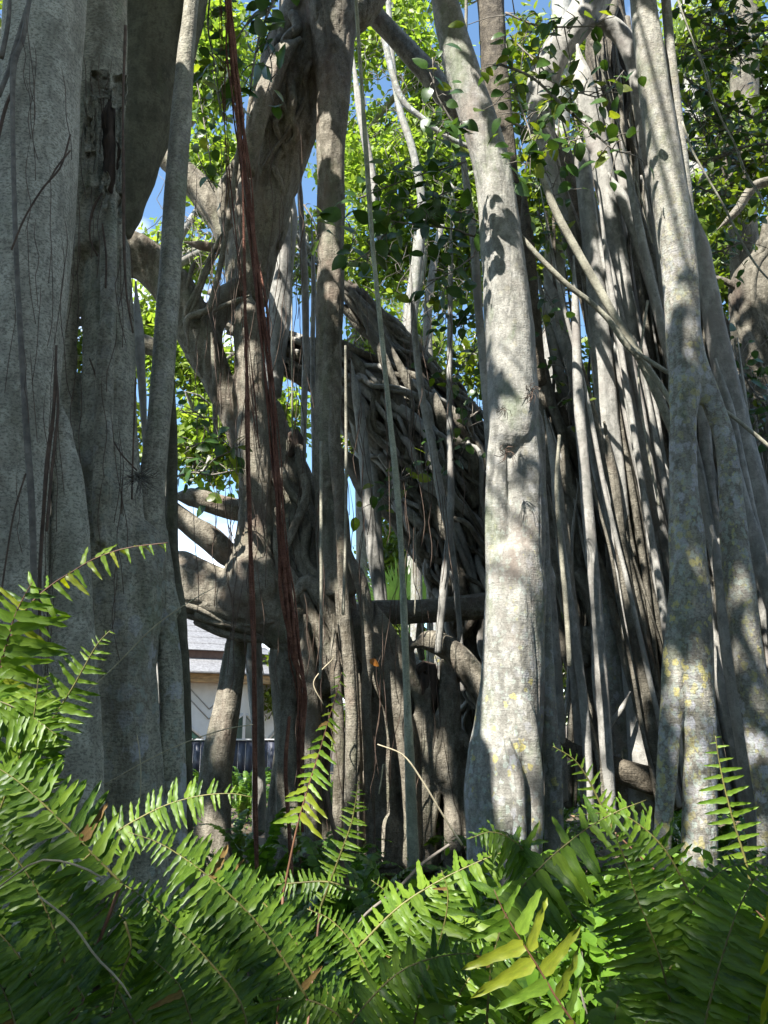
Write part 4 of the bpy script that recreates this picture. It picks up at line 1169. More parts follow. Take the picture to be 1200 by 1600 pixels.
# ------------------------------------------------------------------ unseen canopy added to throw dappled shade, gaps cut where sun patches go
LIT = [  # patch centre (px, py, distance) and radius in metres
    (400,900,7.2,.30),(360,880,7.1,.2),(405,560,7.1,.16),(350,600,7.1,.10),(215,400,7.1,.28),(250,430,7.1,.15),(440,440,8.4,.35),(430,720,7.4,.24),(450,830,7.4,.14),
    (750,230,5.4,.22),(775,300,5.4,.10),(785,450,5.4,.28),(785,560,5.4,.15),(775,700,5.4,.22),(800,760,5.4,.14),(800,880,5.4,.42),(785,960,5.4,.5),(790,1060,5.4,.55),(775,1170,5.4,.5),(790,1270,5.4,.4),(810,1120,5.4,.4),(1178,1000,4.5,.2),(800,1450,1.1,.16),(850,1520,1.1,.14),(950,1400,3.2,.35),(900,1450,3.2,.3),(1000,1440,3.2,.3),(760,1400,5.3,.3),(740,1290,5.4,.1),
    (1040,100,4.5,.32),(1045,240,4.5,.34),(1062,330,4.5,.26),(1066,480,4.5,.14),(1090,560,4.5,.14),(1080,860,4.5,.12),(1075,1080,4.5,.16),(1150,900,4.5,.14),(1190,1120,4.5,.18),(1095,1290,4.5,.14),
    (930,180,6.4,.30),(940,270,6.4,.26),(915,120,6.4,.25),(970,440,6.4,.16),(990,560,6.4,.20),(1012,690,6.4,.30),(1030,780,6.3,.3),(970,850,6.3,.28),(975,930,6.2,.15),(985,1110,6.2,.14),(1000,1180,6.2,.14),(945,1000,6.4,.16),
    (1130,640,5.5,.20),(1160,720,5.5,.26),(1150,1000,6.2,.35),(1130,1080,6.2,.25),(1040,960,7.2,.2),(1000,880,7.2,.2),
    (705,560,7.1,.16),(702,700,7.1,.22),(690,950,7.2,.35),(575,800,8.0,.35),(590,900,8.0,.2),(502,900,6.0,.3),(545,960,6.7,.22),(545,1080,6.7,.16),(535,1180,6.7,.2),(620,560,8.4,.4),(600,600,8.6,.3),(560,560,8.6,.3),(650,650,8.6,.35),(700,820,8.4,.3),(480,570,8.5,.25),(760,760,8.6,.3),(680,640,8.4,.30),(720,700,8.6,.25),(650,760,8.2,.2),(700,880,8.4,.28),(740,1000,8.4,.22),
    (592,1100,7.1,.18),(606,1270,7.0,.18),(690,1180,7.1,.14),(780,580,8.6,.3),(870,600,6.8,.25),(880,700,6.6,.2),
    (300,1270,1.5,.26),(350,1250,1.5,.2),(240,1290,1.5,.10),(490,1230,1.75,.2),(460,1290,1.75,.2),(170,880,1.6,.2),(60,930,1.6,.2),(110,860,1.7,.12),(30,1180,1.6,.10),(900,1200,3.2,.14),(1130,1230,2.6,.14),(1160,1330,2.6,.12),
    (950,1430,3.2,.26),(900,1380,3.4,.18),(1000,1500,2.8,.2),(850,1520,2.6,.15),(720,1250,5.6,.25),(700,1290,5.6,.2),(590,1470,2.2,.12),(760,1540,1.6,.1),(520,1250,5.2,.15),(200,1420,1.4,.08),(190,1540,1.4,.09),(300,1380,1.5,.06),(640,1420,3,.12),(430,1340,4,.1),(1180,1450,3,.2),(860,1440,4.2,.16),
    (350,1140,7.6,.22),(340,1040,7.6,.2),(330,1320,7.4,.2),(550,1390,4,.14),(180,1240,3.3,.1),(150,1300,3.2,.12),
    (690,130,8.2,.2),(620,60,8.2,.15),(880,60,6.6,.2),(320,300,7.8,.14),(345,790,7.6,.25),(290,800,7.3,.16),
]
_rg = random.Random(4)
for _k in range(42): LIT.append((_rg.uniform(0, 1200), _rg.uniform(1260, 1600), _rg.uniform(1.4, 2.8), _rg.uniform(.03, .08)))
for _k in range(40): LIT.append((_rg.uniform(420, 1200), _rg.uniform(1180, 1460), _rg.uniform(3, 8), _rg.uniform(.08, .22)))
LIT += [(940,1400,2.9,.35),(960,1480,2.7,.35),(900,1500,2.6,.3),(640,1480,1.8,.12),(560,1520,1.6,.12)]
sp_p = np.array([P(a, b, c)[0] for a, b, c, d in LIT]); sp_r = np.array([t[3] for t in LIT])
sv = np.array(SUN)
can = empty('banyan_tree', (3.2, -2.6, 0), 'unseen banyan added overhead, crown gaps shaped to dapple the grove with sun', 'tree')
part('trunk', Geo().add(tube(np.array([[3.2,-2.6,-.1],[3.1,-2.5,3],[2.6,-2.2,6],[1.5,-1.2,9.5]]), np.array([.5,.36,.3,.2]))), M['grey2'], can)
n = 105000
cx_ = RNG.uniform(-10.5, 7.5, n); cy_ = RNG.uniform(-7.0, 5.0, n)
base_z = np.maximum(8.3, 2.2 + 1.32 * cy_)
cz_ = base_z + RNG.uniform(0, 1.0, n) ** 1.4 * 2.4
O = np.stack([cx_, cy_, cz_], 1)
keep = vnoise(O * np.array([.9, .9, .5]) + 3) + 0.5 * vnoise(O * 2.3 + 8) > -0.62
keep &= (cy_ * 1.22 + 1.7 < cz_)
O = O[keep]
dd = O[:, None, :] - sp_p[None]
al = (dd * sv).sum(-1)
dist = np.sqrt(np.maximum(0, (dd ** 2).sum(-1) - al ** 2))
jit = 1 + 0.35 * vnoise(O * 4.0)
hit = ((dist < (sp_r[None] + 0.07) * jit[:, None]) & (al > 0)).any(1)
O = O[~hit]
# extra leaf clumps added to shade the big grey columns and dark middle stems
DENSE = [(70,60,2.7,.45),(50,220,2.7,.45),(40,380,2.7,.45),(20,540,2.7,.45),(10,700,2.7,.45),(0,880,2.7,.4),(100,800,2.8,.3),(160,60,3.1,.35),(160,220,3.1,.35),(160,380,3.2,.35),(165,540,3.2,.35),(170,700,3.2,.35),(190,860,3.2,.35),(200,1020,3.2,.35),(285,150,3.3,.25),(268,400,3.3,.25),(246,640,3.3,.25),(240,840,3.3,.25),
         (516,250,7,.4),(516,420,7,.4),(514,600,7,.4),(470,140,7.3,.4),(430,240,7.3,.3),(240,40,3.7,.5),(225,200,3.7,.4),(1075,700,4.5,.3)]
ex = []
for (a, b, c, rr_) in DENSE:
    q = P(a, b, c)[0]
    zt = 9.3
    m_ = q + sv * ((zt - q[2]) / sv[2]) if q[2] < 7.5 else q + sv * 3.0
    ex.append(m_ + RNG.normal(size=(int(420 * (rr_ / .35) ** 2), 3)) * np.array([rr_ * .75, rr_ * .75, .35]))
ex = np.vstack(ex)
dd = ex[:, None, :] - sp_p[None]; al = (dd * sv).sum(-1)
dist = np.sqrt(np.maximum(0, (dd ** 2).sum(-1) - al ** 2))
ex = ex[~((dist < sp_r[None] * .8) & (al > 0)).any(1)]
ex = ex[ex[:, 2] > 1.9 + 1.22 * ex[:, 1]]
O = np.vstack([O, ex])
n = len(O)
X = RNG.normal(size=(n, 3)); X[:, 2] *= 0.4
Z = RNG.normal(size=(n, 3)) * 0.4 + np.array([-.3, -.4, 0.9])
g = Geo(); vf, t = leafset(LEAF_V, LEAF_F, O, X, Z, RNG.uniform(0.16, 0.28, n)); g.add(vf, t)
part('foliage', g, M['leaf_canopy'], can, tint=True, smooth=False, kind='stuff')
g = Geo()
for k in range(26):
    a = RNG.uniform(0, 2 * math.pi); l = RNG.uniform(3, 7)
    e = np.array([-1.5 + math.cos(a) * l, -.5 + math.sin(a) * l * .8, 0]); e[2] = max(9.0, 2.9 + 1.34 * e[1])
    g.add(tube(np.array([[-1.6, -.6, 9.0], [(-1.6 + e[0]) / 2, (-.6 + e[1]) / 2, e[2] * .5 + 5.0], e]), np.array([.03, .02, .01]), sides=5, step=.4))
part('branches', g, M['grey2'], can, kind='stuff')

# unseen trees added around and behind the camera to cut low sky light
ring_t = empty('sky_blocking_tree', (0, -11, 0), 'unseen ring of dark trees added round the near side to dim sky light', 'trees')
g = Geo(); tk = Geo(); rgn = np.random.default_rng(12)
for k in range(15):
    a = R(150 + k * 17)
    rr_ = rgn.uniform(8.5, 12)
    c = np.array([math.cos(a) * rr_, 2 + math.sin(a) * rr_, 0])
    tk.add(tube(np.array([c, c + [.2, 0, 3], c + [0, .3, 7]]), np.array([.25, .2, .1]), sides=9, step=.5, seed=k))
    for z in (1.0, 2.6, 4.4):
        cloud(g, c + np.array([0, 0, z]), np.array([1.9, 1.9, 1.5]), 420, 0.42, rgn, 0.7, 10)
part('trunk', tk, M['grey2'], ring_t, kind='stuff')
part('foliage', g, M['leaf_canopy'], ring_t, tint=True, smooth=False, kind='stuff')

# ------------------------------------------------------------------ leafy branches near enough to tell the leaves apart
NEAR = []
for s_ in range(4):
    tv, tf = ovate(6, 0.27 + 0.03 * (s_ % 2), 0.10, 0.10 + 0.06 * s_, 0.012, petiole=0.16, seed=s_)
    a_ = raw_mesh('leaf', tv, tf); a_.materials.append(M['leaf_near'])
    b2 = raw_mesh('leaf', tv, tf); b2.materials.append(M['leaf_lime'])
    NEAR.append((a_, b2))

def leafy(name, label, Y, twigs, nleaf, px, lime=0.1, seed=0, spread=26, droop=0.3, sub=True):
    rg = random.Random(seed)
    p0, _ = P(twigs[0][0][0], twigs[0][0][1], Y)
    root = empty(name, p0, label, 'leafy branch')
    ends = []
    main = Geo()
    for tr in twigs:
        SEED[0] += 1
        p, r = trace([(a, b, w) for a, b, w in tr], (Y, Y - 0.15))
        part('twig', Geo().add(tube(p, r, sides=6, step=0.05, ridge=0.1, bump=0.1, seed=SEED[0])), M['twig'], root)
        q, rr, s = resample(p, r, 0.02)
        ends.append((q, s[-1]))
    tot = sum(e[1] for e in ends)
    ps = P(600, 800, Y)[1] / F
    side = Geo()
    cnt = 0
    for q, ln in ends:
        m = max(2, int(nleaf * ln / tot))
        for k in range(m):
            t = (k + rg.random()) / m
            c = q[int(t * (len(q) - 1))]
            off = np.array([rg.gauss(0, 1), rg.gauss(0, 1) * 0.8, rg.gauss(0, 1)]) * spread * ps
            e = c + off
            if sub and k % 2 == 0:
                side.add(tube(np.array([c, c + off * .5 + np.array([0, 0, .02]), e]), np.array([.005, .004, .003]), sides=4, step=.05, ridge=0, bump=0))
            L_ = px * ps * rg.uniform(0.7, 1.25) * 1.42
            d = Vector((rg.gauss(0, .8) + off[0] * 2, rg.gauss(0, .5) - .15, rg.gauss(0, .55) - droop)).normalized()
            z = Vector((rg.gauss(-.1, .5), -0.75 + rg.gauss(0, .4), 0.6 + rg.gauss(0, .35)))
            z = (z - d * z.dot(d)).normalized()
            y = z.cross(d)
            mt = Matrix((d, y, z)).transposed().to_4x4()
            me = NEAR[rg.randrange(4)][1 if rg.random() < lime else 0]
            o = bpy.data.objects.new('leaf', me); COL.objects.link(o); o.parent = root
            o.matrix_local = Matrix.Translation(Vector(e) - root.location) @ mt @ Matrix.Scale(L_, 4)
            cnt += 1
    if side.v: part('side_twigs', side, M['twig'], root, kind='stuff')
    return root

leafy('leafy_branch', 'branch of dark glossy oval leaves hanging across the bright gap beside the pale column', 6.0,
      [[(752,372,4),(730,366,4),(710,358,3),(660,352,3),(610,345,2)], [(728,252,3),(700,262,3),(660,272,2),(610,290,2),(560,310,2)], [(700,300,3),(660,315,2),(620,330,2),(585,345,2)], [(740,400,3),(705,425,2),(670,440,2)], [(745,345,3),(728,335,2),(710,330,2)], [(620,345,2),(580,390,2),(550,410,2)]], 150, 24, 0.08, 1, 20)
leafy('leafy_branch', 'small cluster of dark oval leaves hugging the upper side of the pale column', 5.0,
      [[(720,210,3),(700,180,3),(680,140,2),(676,90,2)], [(720,200,2),(690,210,2),(664,222,2)]], 34, 24, 0.1, 2, 14)
leafy('leafy_branch', 'branch of leaves hanging over the pale forked limb at the top beside the lichen column', 4.4,
      [[(780,100,4),(830,120,4),(880,165,4),(920,200,3),(960,235,2),(985,238,2)], [(790,20,4),(840,40,3),(890,42,3),(940,40,2)], [(800,60,3),(830,90,3),(850,110,2)], [(800,190,3),(840,210,3),(880,222,2),(910,215,2)], [(880,165,3),(900,145,2),(940,150,2),(975,110,1.5)], [(800,130,3),(815,170,3),(830,220,2),(820,270,2)]], 210, 23, 0.3, 3, 26)
leafy('leafy_branch', 'branch of large dark leaves beside the rust red bundle at the top of the grove', 4.2,
      [[(440,-30,5),(415,30,4),(400,80,3),(390,150,3)], [(430,10,3),(400,20,3),(370,60,2)], [(330,-20,3),(325,40,3),(335,100,2),(345,170,2)], [(415,60,2),(425,110,2),(415,150,2)]], 70, 29, 0.15, 4, 20)
leafy('leafy_branch', 'drooping leaf spray in the gap between the slim column and the knotty tree', 7.0,
      [[(300,90,3),(312,150,2),(322,210,2),(330,260,2)], [(305,230,2),(320,270,2),(335,300,2)], [(330,100,2),(340,150,2),(350,190,2)]], 60, 18, 0.45, 5, 18)
leafy('leafy_branch', 'leaf spray hanging in the window between slim column and knotty trunk above the pale stub', 6.8,
      [[(275,745,4),(300,738,3),(330,742,3),(365,735,2)], [(290,700,3),(320,690,2),(350,680,2)], [(300,740,2),(340,715,2),(372,700,2)], [(280,640,2),(310,650,2),(340,655,2)]], 70, 17, 0.3, 6, 20)
leafy('leafy_branch', 'small tuft of dark leaves between the two dark stems of the knotty tree', 6.5,
      [[(475,320,3),(490,345,2),(495,370,2)], [(545,350,3),(552,370,2),(545,395,2)]], 10, 30, 0.2, 7, 10)
leafy('leafy_branch', 'tuft of green leaves growing from the lattice of roots below its upper end', 7.8,
      [[(700,610,3),(690,590,2),(680,560,2)], [(690,700,3),(680,715,2),(660,740,2)], [(640,740,3),(610,760,2),(590,790,2)]], 50, 16, 0.4, 8, 18)
leafy('leafy_branch', 'dark leaves hanging between the bright root and the pale column', 7.5,
      [[(760,470,3),(730,500,2),(700,520,2)], [(760,530,3),(730,560,2),(710,590,2)], [(750,640,3),(730,660,2),(740,690,2)], [(700,440,2),(690,470,2),(700,500,2)]], 110, 15, 0.15, 9, 20)
leafy('leafy_branch', 'upper sweep of dark leaves on a bare twig beyond the groove of the lichen column', 5.2,
      [[(1064,20,3),(1110,40,3),(1160,50,2),(1210,44,2)], [(1060,95,3),(1100,80,3),(1150,75,2),(1200,80,2)], [(1110,0,3),(1130,30,2),(1160,100,2)]], 220, 17, 0.12, 10, 30)
leafy('leafy_branch', 'middle sweep of leaves on a long dark twig beyond the groove of the lichen column', 5.6,
      [[(1070,120,3),(1110,150,4),(1150,172,4),(1205,195,5)], [(1076,200,2),(1110,190,2),(1150,215,2)], [(1090,250,3),(1130,245,3),(1170,228,4),(1210,225,5)], [(1075,160,2),(1100,210,2),(1120,230,2)]], 260, 16, 0.2, 11, 32)
leafy('leafy_branch', 'lower sweep of small dark leaves beyond the lichen column near the knotted brown trunk', 6.4,
      [[(1085,290,3),(1110,300,3),(1150,310,3)], [(1100,400,3),(1130,390,3),(1170,370,2)], [(1150,560,3),(1170,600,3),(1200,640,3)], [(1160,660,3),(1180,680,3),(1205,690,2)]], 210, 14, 0.15, 12, 32)
leafy('leafy_branch', 'dark leaf tufts caught between the pale column and the fan of grey stems', 6.2,
      [[(850,450,3),(865,480,2),(870,510,2)], [(840,330,3),(850,360,2),(862,390,2)], [(880,560,2),(890,600,2),(885,640,2)], [(850,260,3),(862,290,2),(868,320,2)]], 80, 15, 0.2, 13, 18)
# ------------------------------------------------------------------ ferns near the camera: every leaflet its own piece
PIN = {}
for key in ('pinna', 'pinna_light', 'pinna_yellow', 'pinna_brown'):
    PIN[key] = []
    for s_ in range(5):
        tv, tf = pinna(s_)
        me = raw_mesh('leaflet', tv, tf); me.materials.append(M[key]); PIN[key].append(me)

def frond_pose(q, T_, up_w=0.55, cam_w=0.8, tw=0.0):
    U = []
    for i in range(len(q)):
        c = CAM - q[i]; c /= np.linalg.norm(c)
        u = np.array([0, 0, 1.0]) * up_w + c * cam_w
        u = u - T_[i] * u.dot(T_[i]); u /= np.linalg.norm(u) + 1e-9
        if tw:
            s = np.cross(T_[i], u); u = u * math.cos(tw) + s * math.sin(tw)
        U.append(u)
    return np.array(U)

def frond(plant, tr, Lpx, n, mat='pinna', Y=1.5, stalk='rachis', prof='mid', wid=0.8, ang=0.30, droop=0.18, gap=0.0, tw=0.0, start=0.0, seed=0, up_w=0.55, cam_w=0.8, mats=None, curl=0.0):
    """tr runs from the foot to the tip of the frond"""
    rg = random.Random(seed * 7 + n)
    pts, rad = trace([(t[0], t[1], 4 if len(t) < 3 or t[2] is None else t[2]) + tuple(t[3:]) for t in tr], Y)
    ps = np.linalg.norm(pts.mean(0) - CAM) / F
    q, r, s = resample(pts, np.linspace(1, 0.3, len(pts)) * 2.0 * ps, 0.01)
    ext = Geo().add(tube(q, r, sides=6, step=0.012, ridge=0, bump=0))
    fr = part('frond', ext, M[stalk], plant)
    T_ = np.gradient(q, axis=0); T_ /= np.linalg.norm(T_, axis=1)[:, None]
    U = frond_pose(q, T_, up_w, cam_w, tw)
    total = s[-1]
    sp = total * (1 - start) / n
    org = np.array(plant.location)
    for k in range(n):
        t = start + (k + 0.5) / n * (1 - start)
        i = min(len(q) - 1, int(t * (len(q) - 1)))
        if prof == 'mid': pr = 0.62 + 0.38 * math.sin(math.pi * min(1, t * 1.15)) if t < 0.6 else 0.12 + 0.88 * (1 - (t - 0.6) / 0.4) ** 0.8
        elif prof == 'tip': pr = 1.0 - 0.82 * t ** 1.3
        else: pr = 1.0 if t < 0.85 else 0.5
        sd = np.cross(T_[i], U[i])
        for sgn in (-1, 1):
            if rg.random() < gap: continue
            Lm = Lpx * 0.9 * ps * pr * rg.uniform(0.78, 1.12)
            d = sd * sgn * math.cos(ang) + T_[i] * (math.sin(ang) + curl * t) + rg.gauss(0, .055) * T_[i]
            d = d + np.array([0, 0, -droop * rg.uniform(.4, 1.6)]) + U[i] * rg.gauss(0, .10)
            d /= np.linalg.norm(d)
            u = U[i] + rg.gauss(0, .16) * T_[i] + rg.gauss(0, .1) * sd
            u = u - d * u.dot(d); u /= np.linalg.norm(u)
            if sgn < 0: y = np.cross(u, d)
            else: y = np.cross(u, d)
            w = min(sp * wid * 1.7, Lm * 0.235)
            o_ = q[i] + sgn * sd * 0.001 + (T_[i] * sp * 0.5 if sgn > 0 else 0)
            mk = mats[rg.randrange(len(mats))] if mats else mat
            if rg.random() < .007: mk = 'pinna_brown'
            o = bpy.data.objects.new('leaflet', PIN[mk][rg.randrange(5)])
            COL.objects.link(o); o.parent = fr
            m3 = np.stack([d * Lm, y * w * (1 if sgn < 0 else -1), u * Lm], 1)
            m4 = np.eye(4); m4[:3, :3] = m3; m4[:3, 3] = o_ - org
            o.matrix_local = Matrix(m4.tolist())
    return fr

def fern(x, y, label):
    p = (x, y, 0)
    return empty('fern', p, label, 'fern', 'sword ferns in front of the roots')

def foot(plant, px, py, Y):
    """the bare stalk going on down from a traced frond to the foot of its plant"""
    p, s = P(px, py, Y)
    b = np.array(plant.location)
    g = Geo().add(tube(np.array([b, b * .5 + p * .5 + np.array([0, 0, .08]), p]), np.array([.005, .004, .003]), sides=5, step=.05, ridge=0, bump=0))
    part('stalk', g, M['rachis_brown'], plant)

LY = ['pinna_light', 'pinna_yellow', 'pinna_light']
A = fern(-1.0, 1.55, 'fern sending up an arched yellow green frond before the grey trunk at the edge')
frond(A, [(-20,1120),(4,1040),(20,990),(44,948),(78,916),(112,894),(150,872),(200,856),(262,848)], 78, 20, Y=1.6, mats=LY, prof='tip', ang=0.55, droop=0.75, stalk='rachis_brown', seed=1, wid=1.0)
frond(A, [(-60,1130),(-20,1080),(6,1020),(24,960),(50,910)], 92, 13, Y=1.55, mats=['pinna_light','pinna','pinna_light'], ang=0.5, droop=0.25, stalk='rachis_brown', seed=2)
frond(A, [(-40,1260),(20,1200),(70,1140),(110,1080),(150,1010),(172,985)], 52, 26, Y=1.6, mats=['pinna_light','pinna','pinna'], ang=0.5, seed=3)
frond(A, [(-50,1380),(-10,1290),(20,1210),(50,1130),(60,1060)], 78, 24, Y=1.5, mats=['pinna_light','pinna_light','pinna'], ang=0.6, seed=4, droop=0.1)
frond(A, [(-70,1100),(-30,1090),(10,1100),(50,1120),(90,1150)], 70, 16, Y=1.5, mats=['pinna','pinna_light'], ang=0.5, seed=5)
foot(A, -20, 1120, 1.6); foot(A, -50, 1380, 1.5)
B = fern(-0.75, 1.25, 'fern with broad dark glossy fronds raking down across the corner below the grey trunk')
frond(B, [(190,1380),(143,1333),(110,1298),(80,1268),(50,1240),(20,1215),(-20,1190)], 88, 22, Y=1.3, ang=0.35, seed=6, mats=['pinna','pinna','pinna_light'], droop=0.0)
frond(B, [(130,1560),(100,1500),(75,1430),(45,1370),(10,1325),(-30,1300)], 84, 26, Y=1.25, ang=0.35, seed=7)
frond(B, [(100,1640),(70,1570),(40,1510),(0,1460),(-40,1430)], 80, 20, Y=1.2, ang=0.35, seed=8)
frond(B, [(240,1660),(190,1560),(150,1480),(100,1420),(40,1370),(-20,1350)], 74, 30, Y=1.35, ang=0.35, seed=9)
frond(B, [(60,1700),(30,1620),(10,1560),(-20,1500)], 90, 18, Y=1.15, seed=10)
foot(B, 190, 1380, 1.3); foot(B, 130, 1560, 1.25)
Cc = fern(-0.35, 1.6, 'fern with a sunlit horizontal frond lying over the dark fronds below the leaning post root')
frond(Cc, [(90,1385),(130,1345),(170,1308),(215,1280),(260,1258),(310,1244),(360,1240),(395,1246)], 46, 27, Y=1.5, mats=['pinna_light','pinna_light','pinna'], prof='mid', droop=0.15, ang=0.25, seed=11, stalk='rachis', wid=1.0, up_w=0.5, cam_w=0.9)
frond(Cc, [(480,1560),(440,1495),(400,1440),(350,1390),(300,1350),(250,1318),(200,1300)], 66, 34, Y=1.45, ang=0.15, seed=12, droop=0.05, wid=0.95)
frond(Cc, [(390,1620),(372,1560),(320,1495),(270,1445),(220,1400),(180,1375)], 70, 32, Y=1.4, ang=0.2, seed=13, wid=0.95)
frond(Cc, [(560,1590),(500,1540),(460,1470),(420,1420),(370,1370),(330,1330)], 60, 30, Y=1.6, ang=0.2, seed=14)
frond(Cc, [(300,1650),(280,1560),(250,1490),(200,1440),(150,1410)], 66, 26, Y=1.45, ang=0.3, seed=15)
foot(Cc, 480, 1560, 1.45); foot(Cc, 390, 1620, 1.4); foot(Cc, 90, 1385, 1.5)
D_ = fern(-0.35, 1.3, 'fern whose small bright tip hangs down before the dark corner')
frond(D_, [(195,1440),(205,1480),(190,1520),(178,1560),(172,1590)], 34, 15, Y=1.3, mat='pinna_light', prof='tip', ang=0.5, seed=16, wid=1.1)
frond(D_, [(330,1680),(300,1600),(280,1540),(240,1500)], 60, 18, Y=1.25, seed=17)
foot(D_, 330, 1680, 1.25)
E_ = fern(-0.22, 1.8, 'fern with one upright yellow green frond standing alone before the knotty trunk')
frond(E_, [(442,1400),(452,1350),(462,1302),(474,1256),(486,1216),(500,1172),(512,1130),(524,1090),(534,1050)], 66, 17, Y=1.75, mats=['pinna_light','pinna_yellow','pinna_light'], prof='tip', ang=-0.25, droop=0.2, stalk='rachis_brown', start=0.32, seed=18, wid=0.75, up_w=0.9, cam_w=0.35)
frond(E_, [(560,1390),(510,1378),(460,1380),(400,1386),(370,1392)], 28, 22, Y=1.9, seed=19)
frond(E_, [(500,1420),(530,1340),(548,1290),(556,1250),(560,1220)], 30, 22, Y=2.2, mat='pinna_light', seed=20)
foot(E_, 442, 1400, 1.75); foot(E_, 500, 1420, 2.2)
F_ = fern(0.45, 1.55, 'fern with drooping dark leaflets and a browning tip before the foot of the pale column')
frond(F_, [(760,1600),(770,1500),(800,1410),(850,1350),(910,1300),(960,1270),(1010,1250)], 92, 24, Y=1.5, ang=0.4, droop=0.8, seed=21, mats=['pinna','pinna','pinna_light'])
frond(F_, [(900,1440),(860,1380),(810,1320),(770,1300),(735,1310)], 66, 24, Y=1.55, ang=0.3, droop=0.7, seed=22)
frond(F_, [(560,1480),(620,1420),(680,1380),(740,1350),(790,1330),(840,1315)], 58, 26, Y=1.6, ang=0.3, droop=0.5, seed=23, mats=['pinna','pinna_light'])
frond(F_, [(640,1640),(660,1540),(690,1460),(700,1400),(690,1360)], 60, 26, Y=1.5, ang=0.3, seed=24, mats=['pinna','pinna','pinna_light'])
frond(F_, [(520,1640),(580,1560),(640,1510),(720,1490),(780,1500)], 60, 26, Y=1.35, ang=0.3, droop=0.4, seed=25)
foot(F_, 760, 1600, 1.5); foot(F_, 640, 1640, 1.5)
G_ = fern(0.42, 1.15, 'fern with a few long broad yellowing leaflets on a red brown stalk')
frond(G_, [(905,1610),(870,1560),(840,1510),(808,1460),(785,1420),(772,1390)], 100, 7, Y=1.1, mats=['pinna_light','pinna_light','pinna_yellow'], prof='mid', ang=0.35, droop=0.1, stalk='rachis_brown', seed=26, wid=0.75)
foot(G_, 905, 1610, 1.1)
H_ = fern(0.8, 1.4, 'fern with dark upright fronds of even combed leaflets below the forked lichen column')
frond(H_, [(1060,1650),(1048,1570),(1034,1510),(1014,1450),(992,1395),(975,1340),(960,1300)], 76, 28, Y=1.35, ang=0.12, droop=0.05, seed=27, wid=1.0)
frond(H_, [(1095,1640),(1108,1570),(1130,1490),(1150,1430),(1172,1385),(1200,1350)], 84, 26, Y=1.3, ang=0.12, droop=0.1, seed=28, wid=1.0)
frond(H_, [(1000,1620),(1040,1530),(1070,1460),(1090,1400),(1130,1360),(1180,1345)], 70, 26, Y=1.5, ang=0.2, droop=0.3, seed=29, mats=['pinna','pinna','pinna_light'])
frond(H_, [(1180,1700),(1170,1600),(1180,1520),(1200,1450),(1230,1400)], 70, 24, Y=1.3, ang=0.2, seed=31)
foot(H_, 1060, 1650, 1.35); foot(H_, 1095, 1640, 1.3)
I_ = fern(1.75, 2.6, 'fern with small bright frond standing against the legs of the lichen column')
frond(I_, [(1180,1420),(1166,1350),(1148,1290),(1132,1230),(1122,1180),(1118,1150)], 42, 15, Y=2.6, mat='pinna_light', ang=0.25, stalk='rachis', seed=32, wid=1.1)
frond(I_, [(960,1300),(938,1256),(918,1216),(896,1186),(864,1166)], 34, 12, Y=2.8, mat='pinna_light', prof='tip', ang=0.6, seed=33, wid=1.2)
frond(I_, [(1080,1400),(1040,1330),(1000,1290),(960,1270),(900,1275)], 52, 20, Y=2.0, mats=['pinna','pinna_light'], ang=0.4, droop=0.4, seed=34)
foot(I_, 1180, 1420, 2.6); foot(I_, 960, 1300, 2.8)
J_ = fern(0.75, 0.85, 'very near fern with yellow rimmed drooping leaflets cut by the edge of the view')
frond(J_, [(1280,1640),(1240,1540),(1215,1450),(1205,1380)], 95, 9, Y=0.72, mats=['pinna_yellow','pinna'], ang=-0.3, droop=1.3, seed=35, wid=0.8)
foot(J_, 1280, 1640, 0.72)
K_ = fern(0.05, 1.7, 'fern of fine light green fronds crossing in the sun before the buttress')
frond(K_, [(600,1640),(590,1560),(560,1490),(520,1440),(480,1420)], 44, 30, Y=1.7, mats=['pinna_light','pinna'], ang=.3, seed=41)
frond(K_, [(640,1600),(650,1520),(640,1450),(610,1400),(580,1375)], 42, 30, Y=1.8, mats=['pinna_light','pinna'], ang=.3, seed=42)
frond(K_, [(700,1620),(720,1550),(760,1500),(800,1480),(850,1490)], 42, 28, Y=1.7, mats=['pinna_light','pinna','pinna'], ang=.3, seed=43)
frond(K_, [(560,1620),(520,1580),(470,1560),(420,1565),(380,1590)], 44, 28, Y=1.45, mats=['pinna_light','pinna'], ang=.3, seed=44)
foot(K_, 600, 1640, 1.7)

